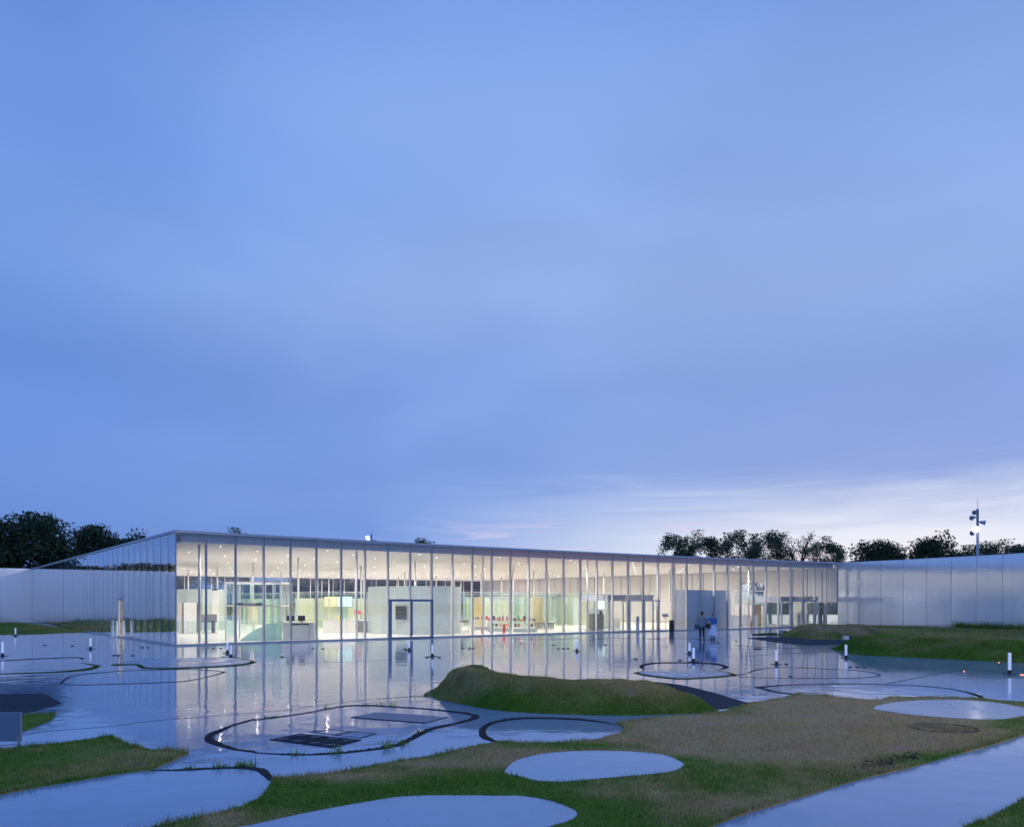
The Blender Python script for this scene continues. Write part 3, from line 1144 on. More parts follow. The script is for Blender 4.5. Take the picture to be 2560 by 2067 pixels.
BB = [(2119, 1633), (2135, 1635.5), (2165, 1638), (2226, 1641), (2281, 1643.5), (2335, 1646), (2392, 1649), (2475, 1653), (2560, 1656.5), (2620, 1659), (2690, 1661)]
BC = [(2120, 1631), (2130, 1611), (2155, 1590), (2200, 1586), (2270, 1588.5), (2330, 1590.5), (2392, 1592.5), (2475, 1592), (2560, 1602), (2620, 1625), (2680, 1658)]
o, fl, fc, dr = mound('grass_mound', BB, BC, 6.0, 2.6, dry=.0, rough_=.03)
blades_on('grass', fl, fc, dr, 80000, .03, .07, .010)
# smaller mounds: near corner of the frame and a dark gravel one beyond the sign
def flat_wedge(name, mat, low, high, zt):
    a = [G(*p) for p in low]
    b = [G(*p, z) for p, z in zip(high, zt)]
    m = MB()
    n_ = len(a)
    m.add([*a, *b], [(i, i + 1, n_ + i + 1, n_ + i) for i in range(n_ - 1)])
    o = m.build(name, mat, smooth=True)
    o['kind'] = 'structure'
    return o


# slate covered slope running down behind the central mound
up = smooth_poly([(1600, 1702), (1640, 1704), (1700, 1711), (1770, 1727), (1830, 1744), (1877, 1758)], 6, False)
lo = smooth_poly([(1560, 1758), (1640, 1762), (1700, 1769), (1760, 1775), (1820, 1771), (1870, 1761)], 6, False)
zs = [.55 * (1 - i / (len(up) - 1)) ** 1.3 for i in range(len(up))]
flat_wedge('slate_slope', 'slate', lo, up, zs)
up = smooth_poly([(-90, 1728), (0, 1734), (105, 1733), (130, 1744), (155, 1757)], 6, False)
lo = smooth_poly([(-90, 1800), (0, 1790), (55, 1784), (110, 1771), (154, 1759)], 6, False)
zs = [.22 * (1 - i / (len(up) - 1)) ** .8 for i in range(len(up))]
flat_wedge('slate_slope', 'slate', lo, up, zs)
# slate apron before the far mound
sheet('slate_apron', 'slate', ground_poly([(1870, 1595.2, 1), (1920, 1592.5), (1990, 1594), (2060, 1597), (2130, 1597), (2140, 1603), (2100, 1609), (2030, 1611.5), (1960, 1607), (1900, 1599)], 5), -.02, .02)
sheet('lawn', 'moss', ground_poly([(1880, 1586.5, 1), (1920, 1583.5), (1960, 1584), (1962, 1586), (1915, 1587)], 4), -.02, .06)

# far lawns beside the wings
def sloped_lawn(name, near, far, z0, z1, dry, nblades, hb, wb):
    N0, N1 = 40, 12
    a = [G(*p) for p in smooth_poly(near, 10, False)]
    b = [Vector((p[0], p[1], 0)) for p in far]
    rows = []
    for i in range(N0 + 1):
        t = i / N0
        pa = a[min(int(t * (len(a) - 1)), len(a) - 1)]
        tb = t * (len(b) - 1)
        k = min(int(tb), len(b) - 2)
        pb_ = b[k].lerp(b[k + 1], tb - k)
        rows.append([(*(pa.lerp(pb_, j / N1)).xy, z0 + (z1 - z0) * (j / N1)) for j in range(N1 + 1)])
    v = np.array(rows)
    v[..., 2] += .03 * vnoise(v[..., 0], v[..., 1], .8, 5) * (np.arange(N1 + 1) / N1)[None]
    idx = np.arange((N0 + 1) * (N1 + 1)).reshape(N0 + 1, N1 + 1)
    fc = np.stack([idx[:-1, :-1], idx[1:, :-1], idx[1:, 1:], idx[:-1, 1:]], -1).reshape(-1, 4)
    fl = v.reshape(-1, 3)
    me = raw_mesh(name, fl, fc, 'turf')
    dr = np.clip(dry + .15 * vnoise(fl[:, 0], fl[:, 1], .7, 31), 0, 1)
    set_tint(me, tint_of(dr, 0) * .9)
    ob = link(bpy.data.objects.new(name, me))
    ob['kind'] = 'structure'
    blades_on('grass', fl, fc, dr, nblades, hb * .5, hb, wb)


WING = [(32.0, 82.0), (33.5, 79.6), (35.0, 77.0), (36.6, 74.0), (38.1, 71.0), (39.5, 67.8), (40.8, 64.5), (42.0, 61.2), (43.1, 57.8), (44.1, 54.4), (45.0, 51.0), (45.8, 47.5)]
sloped_lawn('lawn', [(2190, 1588), (2300, 1591), (2420, 1593), (2560, 1597), (2750, 1602)],
            [(33.2, 79.0), (36.3, 73.8), (39.2, 67.6), (41.6, 61.0), (44.6, 51.0)], .0, .22, .42, 26000, .12, .02)
LW0 = Wp(0, LV)
LWD = Vector((-EX.x, -EX.y, 0))
sloped_lawn('lawn', [(-150, 1588), (0, 1586.5), (60, 1586), (150, 1582.5), (222, 1579.5)],
            [(LW0.x - 28, LW0.y - 21), (LW0.x - 12, LW0.y - 9.3), (LW0.x - .6, LW0.y - 1.2), (LW0.x + 6, LW0.y - 10), (G(222, 1579).x - 1.5, G(222, 1579).y + 2.0)],
            .0, .10, .2, 26000, .10, .02)

# ------------------------------------------------------------------ the glass pavilion
PAV = thing('glass_pavilion', 'long low glass hall lit from inside under a thin flat roof', 'building', (NX, NY, 0), ANG)
NB = 37
NF = [(LU * i / NB, fv(LU * i / NB)) for i in range(NB + 1)]
foot = NF + [(LU, LV), (0, LV)]
Z_G0, Z_G1, Z_ROOF = .05, 6.16, 6.30


def offset(poly, d):
    n_ = len(poly)
    out = []
    for i in range(n_):
        p0, p1, p2 = Vector(poly[i - 1]), Vector(poly[i]), Vector(poly[(i + 1) % n_])
        e1, e2 = (p1 - p0).normalized(), (p2 - p1).normalized()
        n1, n2 = Vector((e1.y, -e1.x)), Vector((e2.y, -e2.x))
        b = (n1 + n2) / (1 + n1.dot(n2))
        out.append(tuple(p1 + b * d))
    return out


MB().prism(offset(foot, .04), -.2, .03).build('floor', 'floor_pale', PAV)
MB().prism(offset(foot, .10), Z_G1, Z_ROOF).build('roof', 'roof_metal', PAV)
MB().prism(offset(foot, -.42), 5.73, 5.80).build('ceiling', 'ceiling_white', PAV)
rim_o, rim_i = offset(foot, -.36), offset(foot, -.40)
MB().prism(rim_o, 5.70, Z_G1, [list(reversed(rim_i))]).build('fascia', 'fascia_grey', PAV)
MB().prism(offset(foot, .05), .03, Z_G0 + .03, [list(reversed(offset(foot, -.05)))]).build('base_rail', 'mullion_steel', PAV)

PW = LU / NB - .02
pane_me = MB().box((0, 0, (Z_G0 + Z_G1) / 2), (PW, .024, Z_G1 - Z_G0 - .03)).mesh('pane', 'glass')
pane_top = MB().box((0, 0, (2.62 + Z_G1) / 2), (PW, .024, Z_G1 - 2.62 - .03)).mesh('pane_upper', 'glass')
PWV = LV / NB - .02
pane_v = MB().box((0, 0, (Z_G0 + Z_G1) / 2), (PWV, .024, Z_G1 - Z_G0 - .03)).mesh('pane_side', 'coated_glass')
mul_me = MB().box((0, .014, (.06 + Z_G1) / 2), (.05, .06, Z_G1 - .06)).mesh('mullion', 'mullion_steel')
fin_me = MB().box((0, .14, (.03 + 5.72) / 2), (.045, .18, 5.69)).mesh('fin', 'fin_paint')

fin_small = MB().box((0, .09, (.03 + 5.72) / 2), (.045, .08, 5.69)).mesh('fin_small', 'fin_paint')


def inst(name, me, parent, loc, rz):
    o = bpy.data.objects.new(name, me)
    o.location = loc
    o.rotation_euler = (0, 0, rz)
    return link(o, parent)


for i in range(NB + 1):
    u, v = NF[i]
    a = math.atan2(fv(u + .1) - fv(u - .1), .2)
    inst('mullion', mul_me, PAV, (u, v, 0), a)
    if 0 < i < NB:
        inst('fin', fin_me, PAV, (u, v, 0), a)
DOORBAYS = (8, 9, 21, 22, 33, 34)
for i in range(NB):
    (u0, v0), (u1, v1) = NF[i], NF[i + 1]
    a = math.atan2(v1 - v0, u1 - u0)
    inst('glass_pane', pane_top if i in DOORBAYS else pane_me, PAV, ((u0 + u1) / 2, (v0 + v1) / 2, 0), a)
for i in range(NB):
    vm = LV * (i + .5) / NB
    if i == 8:
        bx('glass_pane', 'coated_glass', PAV, (0, vm, (2.58 + Z_G1) / 2), (.024, PWV, Z_G1 - 2.62))
    else:
        inst('glass_pane', pane_v, PAV, (0, vm, 0), -PI / 2)
    if i:
        inst('mullion', mul_me, PAV, (0, LV * i / NB, 0), -PI / 2)
        inst('fin', fin_small, PAV, (0, LV * i / NB, 0), -PI / 2)
    um = LU * (i + .5) / NB
    inst('glass_pane', pane_me, PAV, (um, LV, 0), PI)
    inst('mullion', mul_me, PAV, (LU * i / NB, LV, 0), PI)
    if i:
        inst('fin', fin_me, PAV, (LU * i / NB, LV, 0), PI)

# solid far side: cream panels with dark slots, low and high windows near the entrance
for i in range(NB):
    v0, v1 = LV * i / NB, LV * (i + 1) / NB
    vm, w_ = (v0 + v1) / 2, v1 - v0 - .09
    if i < 5 and i != 2:
        segs = [('g', .05, 2.38), ('p', 2.38, 5.73)]
    elif 3 < i < 7:
        segs = [('p', .05, 2.7), ('g', 2.7, 4.45), ('p', 4.45, 5.73)]
    else:
        segs = [('p', .05, 5.73)]
    for kd, z0, z1 in segs:
        bx('glass_pane' if kd == 'g' else 'wall_panel', 'glass' if kd == 'g' else 'panel_cream', PAV, (LU - .1, vm, (z0 + z1) / 2), (.024 if kd == 'g' else .08, w_, z1 - z0 - .01))
    bx('slot', 'dark_gap', PAV, (LU - .09, v1, 4.1 if i > 4 else 4.2), (.05, .085, 3.2 if i > 4 else 3.0))
    if 4 < i:
        bx('slot_filler', 'panel_cream', PAV, (LU - .1, v1, 1.26), (.07, .085, 2.4))

# columns on the ten metre grid
col_me = MB().tube((0, 0, .03), (0, 0, 5.73), .07, n=12).mesh('column', 'column_white', True)
for iu in range(6):
    for iv in range(6):
        u, v = 2 + 10 * iu, 2.75 + 10 * iv
        if v > fv(u) + .5:
            inst('column', col_me, PAV, (u, v, 0), 0)

# the blue framed double door, the two entrances and their sliding leaves
def facade_pt(i, f=0.0):
    (u0, v0), (u1, v1) = NF[i], NF[min(i + 1, NB)]
    return u0 + (u1 - u0) * f, v0 + (v1 - v0) * f, math.atan2(v1 - v0, u1 - u0)


def door_in(i0, n_bays, mat, zt, t, name='door', leafs=2, glass_leaf=True):
    p0, p1 = Vector(NF[i0]), Vector(NF[i0 + n_bays])
    mid = (p0 + p1) / 2
    a = math.atan2(p1.y - p0.y, p1.x - p0.x)
    L = (p1 - p0).length
    fr = MB()
    fr.box((-L / 2 + t / 2, -.06, zt / 2), (t, .16, zt))
    fr.box((L / 2 - t / 2, -.06, zt / 2), (t, .16, zt))
    fr.box((0, -.06, zt - t / 2), (L - 2 * t - .004, .16, t))
    fr.box((0, -.06, .03 + t / 4), (L - 2 * t - .004, .16, t / 2))
    d = fr.build(name, mat, PAV)
    d.location = (mid.x, mid.y, 0)
    d.rotation_euler = (0, 0, a)
    wl = (L - 2 * t) / leafs
    for k in range(leafs):
        c = -L / 2 + t + wl * (k + .5)
        bx('leaf', 'glass', d, (c, -.05, zt / 2), (wl - t * .5, .03, zt - 2 * t))
        if k:
            bx('meeting_stile', mat, d, (c - wl / 2, -.06, zt / 2), (t * 1.0, .12, zt - 2 * t - .01))
    return d


door_in(8, 2, 'door_steel', 2.58, .15)
door_in(21, 2, 'steel_pale', 2.56, .08)
door_in(33, 2, 'steel_pale', 2.60, .10)
# side door in the flank: a pale leaf standing ajar, exit sign above
sd_ = thing('side_door', 'tall white door seen through the open bay of the glass flank', 'door', (*px_at(304.5, 60.6), 0), .0)
bx('leaf', 'white_paint', sd_, (-.16, 0, 1.27), (.46, .05, 2.48))
bx('leaf', 'white_paint', sd_, (.36, .03, 1.27), (.50, .05, 2.48), .12)
bx('frame', 'mullion_steel', sd_, (.10, .02, 2.56), (1.1, .10, .07))
bx('handle', 'black_metal', sd_, (-.02, -.05, 1.05), (.03, .05, .2))
bx('door_head', 'mullion_steel', PAV, (-.01, LV * 8.5 / NB, 2.57), (.07, PWV, .07))
ex_ = thing('exit_sign', 'small lit white exit sign above the open side door', 'sign', Wp(-.12, 14.3, 2.78), .1)
bx('box', 'white_paint', ex_, (0, 0, 0), (.32, .06, .14))

# aluminium wings
def wing(name, label, pts, h, back_dir, thick=14, pl=1.0):
    w = thing(name, label, 'building', (pts[0][0], pts[0][1], 0))
    o0 = Vector((pts[0][0], pts[0][1], 0))
    q = [Vector((p[0], p[1], 0)) for p in pts]
    bd = Vector((back_dir[0], back_dir[1], 0))
    outl = [p - o0 + bd * .06 for p in q] + [p - o0 + bd * thick for p in reversed(q)]
    MB().prism(outl, 0, h - .05).build('core', 'dark_gap', w)
    MB().prism([p - o0 - bd * .02 for p in q] + [p - o0 + bd * thick for p in reversed(q)], h - .04, h).build('roof', 'roof_metal', w)
    me_ = MB().box((0, 0, 0), (1, 1, 1)).mesh('panel', 'aluminium')
    for a_, b_ in zip(q[:-1], q[1:]):
        d = b_ - a_
        m_ = (a_ + b_) / 2 - o0
        ob = bpy.data.objects.new('panel', me_)
        ob.location = (m_.x, m_.y, h / 2)
        ob.scale = (d.length - .025, .05, h - .09)
        ob.rotation_euler = (random.uniform(-.002, .002), 0, math.atan2(d.y, d.x) + random.uniform(-.006, .006))
        link(ob, w)
    return w


def resample(poly, step):
    q = [Vector((p[0], p[1], 0)) for p in poly]
    out = [q[0]]
    acc_, i, cur = 0, 0, q[0]
    for a_, b_ in zip(q[:-1], q[1:]):
        L = (b_ - a_).length
        t = step - acc_
        while t <= L:
            out.append(a_.lerp(b_, t / L))
            t += step
        acc_ = L - (t - step)
    return [(p.x, p.y) for p in out]


WS = resample([p[:2] for p in smooth_poly(WING, 6, False)], 2.35)
wing('gallery_wing', 'brushed aluminium gallery wing curving away from the lit hall', WS, 6.28, (EX.x, EX.y))
LWP = [(LW0.x + LWD.x * s + .012 * s * s * -EY.x * .15, LW0.y + LWD.y * s) for s in np.arange(0, 62, 3.2)]
wing('gallery_wing', 'plain aluminium wing ending against dark trees and the lawn wedge', LWP, 6.28, (EY.x, EY.y))

# ------------------------------------------------------------------ ceiling lights on their chequered grid
lens_me = MB().lathe([(.065, 0), (.065, .02)], 12).mesh('lens', 'lamp_lens')
trim_me = MB().lathe([(.085, .0), (.085, .03)], 14).mesh('trim', 'white_paint')
dl = bpy.data.lights.new('downlight', 'SPOT')
dl.energy = 930
dl.color = (1.0, .935, .90)
dl.spot_size = math.radians(168)
dl.spot_blend = 1.0
dl.shadow_soft_size = .05
for i in range(18):
    for j in range(18):
        if (i + j) % 2:
            continue
        u, v = 3.3 + 3.4 * i, 3.05 + 3.4 * j
        if v < fv(u) + .9 or u > LU - 3.2 or v > LV - 1:
            continue
        t = thing('ceiling_light', 'small round recessed downlight in the white hall ceiling', 'ceiling light', Wp(u, v, 5.70), 0, 'downlights in the hall ceiling')
        inst('trim', trim_me, t, (0, 0, .0), 0)
        inst('lens', lens_me, t, (0, 0, -.012), 0)
        lo = bpy.data.objects.new('lamp', dl)
        lo.location = (0, 0, -.03)
        link(lo, t)

# ------------------------------------------------------------------ inside the hall
def wall_run(name, label, cat, loop, h, mat, step=1.2, t=.06, closed=False, z0=.03, part='wall_panel', top=None, mats=None):
    """curved wall of upright panels through world points"""
    pts_ = smooth_poly([p[:2] for p in loop], 8, closed)
    if closed:
        pts_.append(pts_[0])
    q = resample(pts_, step)
    b = thing(name, label, cat, (q[0][0], q[0][1], 0))
    o0 = Vector((q[0][0], q[0][1], 0))
    for i, (a_, b_) in enumerate(zip(q[:-1], q[1:])):
        a2, b2 = Vector((*a_, 0)), Vector((*b_, 0))
        d = b2 - a2
        m_ = (a2 + b2) / 2 - o0
        mm = mats[i % len(mats)] if mats else mat
        bx(part, mm, b, (m_.x, m_.y, z0 + h / 2), (d.length - .012, t, h), math.atan2(d.y, d.x))
        if top:
            bx('top_rail', top, b, (m_.x, m_.y, z0 + h + .02), (d.length, t + .03, .04), math.atan2(d.y, d.x))
    return b




# curved frosted room behind the blue framed door
RA = [px_at(921, 64.5), px_at(935, 63.2), px_at(966, 62.0), px_at(1031, 61.3), px_at(1087, 61.6), px_at(1135, 63.0), px_at(1150, 65.5), px_at(1140, 69), px_at(1080, 72), px_at(990, 71.5), px_at(935, 68.5)]
wall_run('rounded_room', 'rounded pale green metal room behind the blue framed door', 'room', RA, 3.55, 'metal_wall_green', 1.35, closed=True)
nb = thing('notice_board', 'square black notice board hung on the pale green curved wall', 'notice board', (px_at(1003, 61.2)[0], 61.2, 1.62), -.02)
bx('frame', 'mullion_steel', nb, (0, 0, 0), (.86, .03, 1.02))
bx('board', 'dark_board', nb, (0, -.02, 0), (.80, .03, .96))
lab = MB()
for k in range(4):
    lab.box((-.27 + .18 * k, -.04, .06), (.08, .008, .10))
lab.build('notice', 'grey_box', nb)
# second metal room
RB = [px_at(1687, 74.5), px_at(1692, 72.0), px_at(1724, 71.8), px_at(1760, 72.8), px_at(1796, 74.4), px_at(1820, 76.5), px_at(1826, 80), px_at(1790, 83), px_at(1730, 80.5), px_at(1695, 78)]
wall_run('rounded_room', 'rounded blue grey metal room behind the two standing people', 'room', RB, 3.42, 'metal_wall_blue', 1.15, closed=True)
# pale green room by the near corner
RE = [px_at(400, 73), px_at(425, 70.5), px_at(470, 69.5), px_at(530, 69.8), px_at(556, 71.5), px_at(566, 75), px_at(540, 79), px_at(470, 80), px_at(415, 77)]
wall_run('rounded_room', 'rounded pale green room behind the tall white display board', 'room', RE, 3.45, 'metal_wall_green', 1.3, closed=True)
pd = thing('service_door', 'tall white door set against the pale green curved wall', 'door', (px_at(539, 69.4)[0], 69.4, 0), .05)
bx('leaf', 'white_paint', pd, (0, 0, 1.75), (.55, .06, 3.3))
bx('closer', 'dark_plastic', pd, (-.05, -.05, 3.45), (.45, .12, .12))

# large glass bubbles with coloured inner walls
def bubble(name, label, loop, h, n_glass=1.3):
    return wall_run(name, label, 'room', loop, h, 'green_glass', n_glass, .03, True, part='glass_panel', top='white_paint')


RC = [px_at(1150, 84), px_at(1165, 80), px_at(1210, 78.5), px_at(1280, 79.5), px_at(1340, 81), px_at(1385, 84), px_at(1398, 89), px_at(1370, 95), px_at(1280, 98), px_at(1190, 95), px_at(1155, 90)]
bubble('glass_room', 'curved glass room with green curtains behind the bookshop tables', RC, 3.30)
CI = [px_at(1160, 88), px_at(1190, 84.5), px_at(1240, 83.5), px_at(1300, 84.5), px_at(1350, 86.5), px_at(1380, 90)]
wall_run('panel_screen', 'row of green curtain and timber panels inside the bookshop glass room', 'screen', CI, 2.85, None, .62, .05, mats=['curtain_green', 'curtain_green', 'panel_lime', 'curtain_green', 'panel_yellow', 'wood_warm', 'wood_warm', 'wood_warm', 'panel_lime', 'panel_lime', 'panel_lime', 'panel_yellow'], top='panel_yellow')
RC2 = [px_at(1392, 90), px_at(1405, 85.5), px_at(1450, 84.5), px_at(1510, 87), px_at(1530, 92), px_at(1500, 98), px_at(1430, 98)]
bubble('glass_room', 'curved glass room with warm peach panels beyond the open floor', RC2, 3.30)
CI2 = [px_at(1400, 92), px_at(1425, 89), px_at(1470, 89.5), px_at(1520, 93)]
wall_run('panel_screen', 'row of peach and yellow panels inside the warm glass room', 'screen', CI2, 2.85, None, .7, .05, mats=['panel_peach', 'panel_peach', 'panel_yellow', 'panel_peach', 'panel_lime', 'white_paint'], top='panel_yellow')
RD = [px_at(722, 80), px_at(735, 75.5), px_at(790, 73.5), px_at(860, 74), px_at(915, 76), px_at(928, 81), px_at(900, 87), px_at(820, 90), px_at(745, 87)]
bubble('glass_room', 'curved glass cafe room behind the white bar counter', RD, 3.25)
DI = [px_at(735, 82), px_at(770, 79.8), px_at(830, 79.2), px_at(890, 80.5), px_at(918, 83)]
wall_run('panel_screen', 'row of pale yellow and green panels inside the glass cafe room', 'screen', DI, 2.7, None, .7, .05, mats=['panel_lime', 'curtain_green', 'panel_yellow', 'panel_yellow', 'panel_yellow', 'panel_yellow', 'panel_lime', 'panel_yellow'], top='panel_yellow')
RG = [px_at(585, 92), px_at(600, 86), px_at(650, 84), px_at(705, 86), px_at(722, 92), px_at(690, 98), px_at(610, 98)]
bubble('glass_room', 'curved glass room seen through the white framed security portal', RG, 3.25)
GI = [px_at(592, 92), px_at(625, 89), px_at(670, 89), px_at(716, 93)]
wall_run('panel_screen', 'row of green and warm timber panels behind the security portal', 'screen', GI, 2.7, None, .7, .05, mats=['curtain_green', 'panel_lime', 'curtain_green', 'white_paint', 'curtain_green', 'panel_peach', 'panel_peach'], top='panel_yellow')

# white framed security portal
X0, X1, Y0, Y1 = -18.05, -14.62, 52.7, 55.4
sp_ = thing('security_portal', 'white framed glass security portal with a dark header', 'portal', (X0, Y0, 0))
WX, WY = X1 - X0, Y1 - Y0
for x_ in (.0, .55, WX - .95, WX - .45, WX):
    bx('post', 'white_paint', sp_, (x_, 0, 1.83), (.08, .08, 3.6))
for x_ in (.0, WX):
    bx('post', 'white_paint', sp_, (x_, WY, 1.83), (.08, .08, 3.6))
for z_ in (2.16, 3.62):
    bx('rail', 'white_paint', sp_, (WX / 2, 0, z_), (WX, .10, .10))
    bx('rail', 'white_paint', sp_, (WX / 2, WY, z_), (WX, .10, .10))
    for x_ in (.0, WX):
        bx('rail', 'white_paint', sp_, (x_, WY / 2, z_), (.10, WY, .10))
bx('rail', 'white_paint', sp_, (WX - .2, 0, 2.95), (.45, .06, .06))
bx('header', 'dark_board', sp_, (1.55, -.07, 2.28), (1.65, .05, .14))
ltr = MB()
for k in range(7):
    ltr.box((1.15 + .12 * k, -.10, 2.28), (.07, .01, .06))
ltr.build('header_text', 'white_paint', sp_)
for x_, w_ in ((.28, .5), (1.5, 1.9), (WX - .2, .42)):
    bx('glass_panel', 'green_glass', sp_, (x_, .0, 2.9), (w_, .02, 1.34))
for x_, w_ in ((.28, .5), (WX - .7, .45), (WX - .2, .42)):
    bx('glass_panel', 'green_glass', sp_, (x_, .0, 1.1), (w_, .02, 2.0))
bx('glass_panel', 'green_glass', sp_, (.0, WY / 2, 1.85), (.02, WY - .1, 3.4))
bx('glass_panel', 'green_glass', sp_, (WX, WY / 2, 1.85), (.02, WY - .1, 3.4))
bx('glass_panel', 'green_glass', sp_, (WX / 2, WY, 2.9), (WX - .1, .02, 1.34))
# frosted stair guard
gs = thing('stair_guard', 'sloping blue frosted glass guard in front of the security portal', 'stair guard', (-16.7, 51.25, 0))
for yy in (0, 1.15):
    pr_ = [(0, .03), (2.25, .03), (2.25, 1.11), (1.85, 1.11), (.75, .62)]
    m_ = MB()
    n_ = len(pr_)
    m_.add([(p[0], yy - .025, p[1]) for p in pr_] + [(p[0], yy + .025, p[1]) for p in pr_],
           [tuple(range(n_)), tuple(reversed(range(n_, 2 * n_)))] + [(i, (i + 1) % n_, n_ + (i + 1) % n_, n_ + i) for i in range(n_)])
    m_.build('glass_panel', 'frosted_glass', gs)
# reception desk with monitors
dk = thing('reception_desk', 'white reception desk beside the frosted stair guard', 'desk', (-14.35, 52.4, 0))
bx('front', 'white_paint', dk, (.95, 0, .55), (1.95, .06, 1.02))
bx('side', 'white_paint', dk, (0, .5, .55), (.06, 1.0, 1.02))
bx('side', 'white_paint', dk, (1.9, .5, .55), (.06, 1.0, 1.02))
bx('top', 'panel_cream', dk, (.95, .45, 1.08), (2.02, 1.1, .05))
bx('recess', 'dark_board', dk, (1.1, -.035, 1.0), (1.1, .02, .07))
bx('seam', 'grey_box', dk, (.55, -.035, .5), (.02, .02, .9))
bx('seam', 'grey_box', dk, (1.65, -.035, .5), (.02, .02, .9))


def monitor(x, y, z, w, label, rz=0.0):
    t = thing('computer_monitor', label, 'monitor', (x, y, z), rz)
    bx('screen', 'dark_plastic', t, (0, 0, .26), (w, .05, .34))
    bx('stand', 'dark_plastic', t, (0, .03, .05), (.06, .05, .1))
    bx('foot', 'dark_plastic', t, (0, .03, .005), (.25, .18, .012))


monitor(-14.0, 52.8, 1.11, .5, 'black monitor at the portal end of the white reception desk', .15)
monitor(-13.3, 52.8, 1.11, .46, 'black monitor in the middle of the white reception desk', -.2)

# near corner furniture
db = thing('display_board', 'tall white display board with dark edges by the corner column', 'display board', (-24.3, 63.1, 0), .15)
bx('board', 'white_paint', db, (0, 0, 1.2), (.95, .10, 2.3))
bx('edge', 'dark_plastic', db, (-.51, 0, 1.2), (.06, .14, 2.3))
bx('edge', 'dark_plastic', db, (.51, 0, 1.2), (.05, .14, 2.3))
bx('wing_board', 'panel_cream', db, (-.75, .15, 1.2), (.36, .08, 2.3), -.5)
for k, (x_, rz, lb) in enumerate(((-23.55, .2, 'grey information kiosk nearest the tall white display board'), (-22.95, -.1, 'grey information kiosk between its twin and the portal'))):
    t = thing('information_kiosk', lb, 'kiosk', (x_, 64.2, 0), rz)
    bx('pedestal', 'dark_plastic', t, (0, 0, .5), (.16, .3, .94))
    bx('screen', 'grey_box', t, (0, -.05, 1.15), (.62, .12, .62))
    bx('foot', 'dark_plastic', t, (0, 0, .05), (.5, .5, .04))
t = thing('high_table', 'pale high table with thin legs at the hall corner', 'table', (-25.3, 59.6, 0), .1)
bx('top', 'white_paint', t, (0, 0, 1.05), (1.1, .6, .05))
for sx in (-.5, .5):
    for sy in (-.25, .25):
        bx('leg', 'grey_box', t, (sx, sy, .53), (.04, .04, 1.0))
monitor(-25.15, 59.6, 1.08, .4, 'small black monitor standing on the pale corner table')
t = thing('glass_balustrade', 'low glass balustrade running before the kiosks and display board', 'balustrade', (-24.6, 60.3, 0), .06)
for k in range(6):
    bx('glass_panel', 'green_glass', t, (.5 + 1.02 * k, 0, .53), (1.0, .02, .98))

# bar counter of the cafe
bc = thing('bar_counter', 'white cafe bar counter with glasses along its top', 'counter', (-14.4, 63.6, 0), .05)
for k in range(3):
    bx('front_panel', 'white_paint', bc, (.45 + .88 * k, 0, .5), (.86, .06, .92))
bx('top', 'panel_cream', bc, (1.3, .35, .98), (2.7, .8, .05))
bx('end_panel', 'green_glass', bc, (-.35, .0, .5), (.6, .03, .92))
fg = thing('cooler_cabinet', 'low grey slatted cooler cabinet at the end of the bar', 'cabinet', (-12.35, 65.2, 0), .1)
bx('body', 'grey_box', fg, (.85, .3, .5), (1.75, .6, .86))
for k in range(9):
    bx('slat', 'metal_wall_green', fg, (.1 + .19 * k, -.02, .5), (.03, .03, .8))
bx('top', 'white_paint', fg, (.85, .3, .96), (1.8, .66, .05))
for k in range(11):
    x_ = -14.2 + .24 * k
    o = MB().lathe([(.03, 0), (.035, .02), (.05, .16), (.045, .2)], 8).build('drinking_glass', ('book_white', 'white_paint', 'metal_wall_green')[k % 3])
    o.location = (x_, 63.75 + .12 * math.sin(k * 2.1), 1.01)
    tag(o, 'small drinking glass standing on the white bar counter', 'glass', 'glasses along the bar counter')
o = MB().lathe([(.10, 0), (.14, .1), (.13, .26), (.07, .34)], 10).build('juice_jug', 'yellow_thing')
o.location = (-13.2, 63.85, 1.01)
tag(o, 'yellow jug standing on the white bar counter', 'jug')
fv_ = thing('flower_vase', 'bunch of pink flowers in a vase on the cooler cabinet', 'flowers', (-12.1, 65.4, .985))
MB().lathe([(.08, 0), (.12, .15), (.07, .3)], 10).build('vase', 'white_paint', fv_)
m_ = MB()
for k in range(26):
    a_, e_ = random.uniform(0, 6.28), random.uniform(-.2, 1.2)
    c_ = Vector((math.cos(a_) * math.cos(e_), math.sin(a_) * math.cos(e_), math.sin(e_))) * .28
    m_.lathe([(.01, -.06), (.07, 0), (.02, .06)], 6, (c_.x, c_.y, c_.z + .5))
m_.build('blossoms', 'flower_pink', fv_)
ms = thing('menu_screen', 'yellow lit menu panel beside a bright blue screen in the cafe', 'screen', (px_at(815, 79)[0], 78.6, 1.95))
bx('panel', 'menu_lit', ms, (.55, 0, .5), (1.25, .06, .95))
bx('figure', 'white_paint', ms, (.4, -.04, .45), (.22, .02, .7), .0)
ms2 = thing('video_screen', 'bright pale blue video screen above the cafe counter', 'screen', (px_at(845, 79)[0], 78.5, 1.95))
bx('panel', 'screen_lit', ms2, (.75, 0, .5), (1.4, .06, .95))
bx('case', 'dark_board', ms2, (.75, .05, .5), (1.48, .04, 1.03))

# bookshop
def gondola(x, y, L, rz, label):
    t = thing('display_table', label, 'display table', (x, y, 0), rz)
    bx('top', 'white_paint', t, (L / 2, .35, .86), (L, .8, .05))
    bx('shelf', 'white_paint', t, (L / 2, .35, .42), (L - .06, .7, .03))
    bx('plinth', 'metal_wall_green', t, (L / 2, .35, .18), (L - .08, .66, .28))
    n_ = int(L / .8)
    for k in range(n_ + 1):
        bx('upright', 'white_paint', t, (.03 + (L - .06) * k / n_, .35, .45), (.05, .76, .80))
    return t


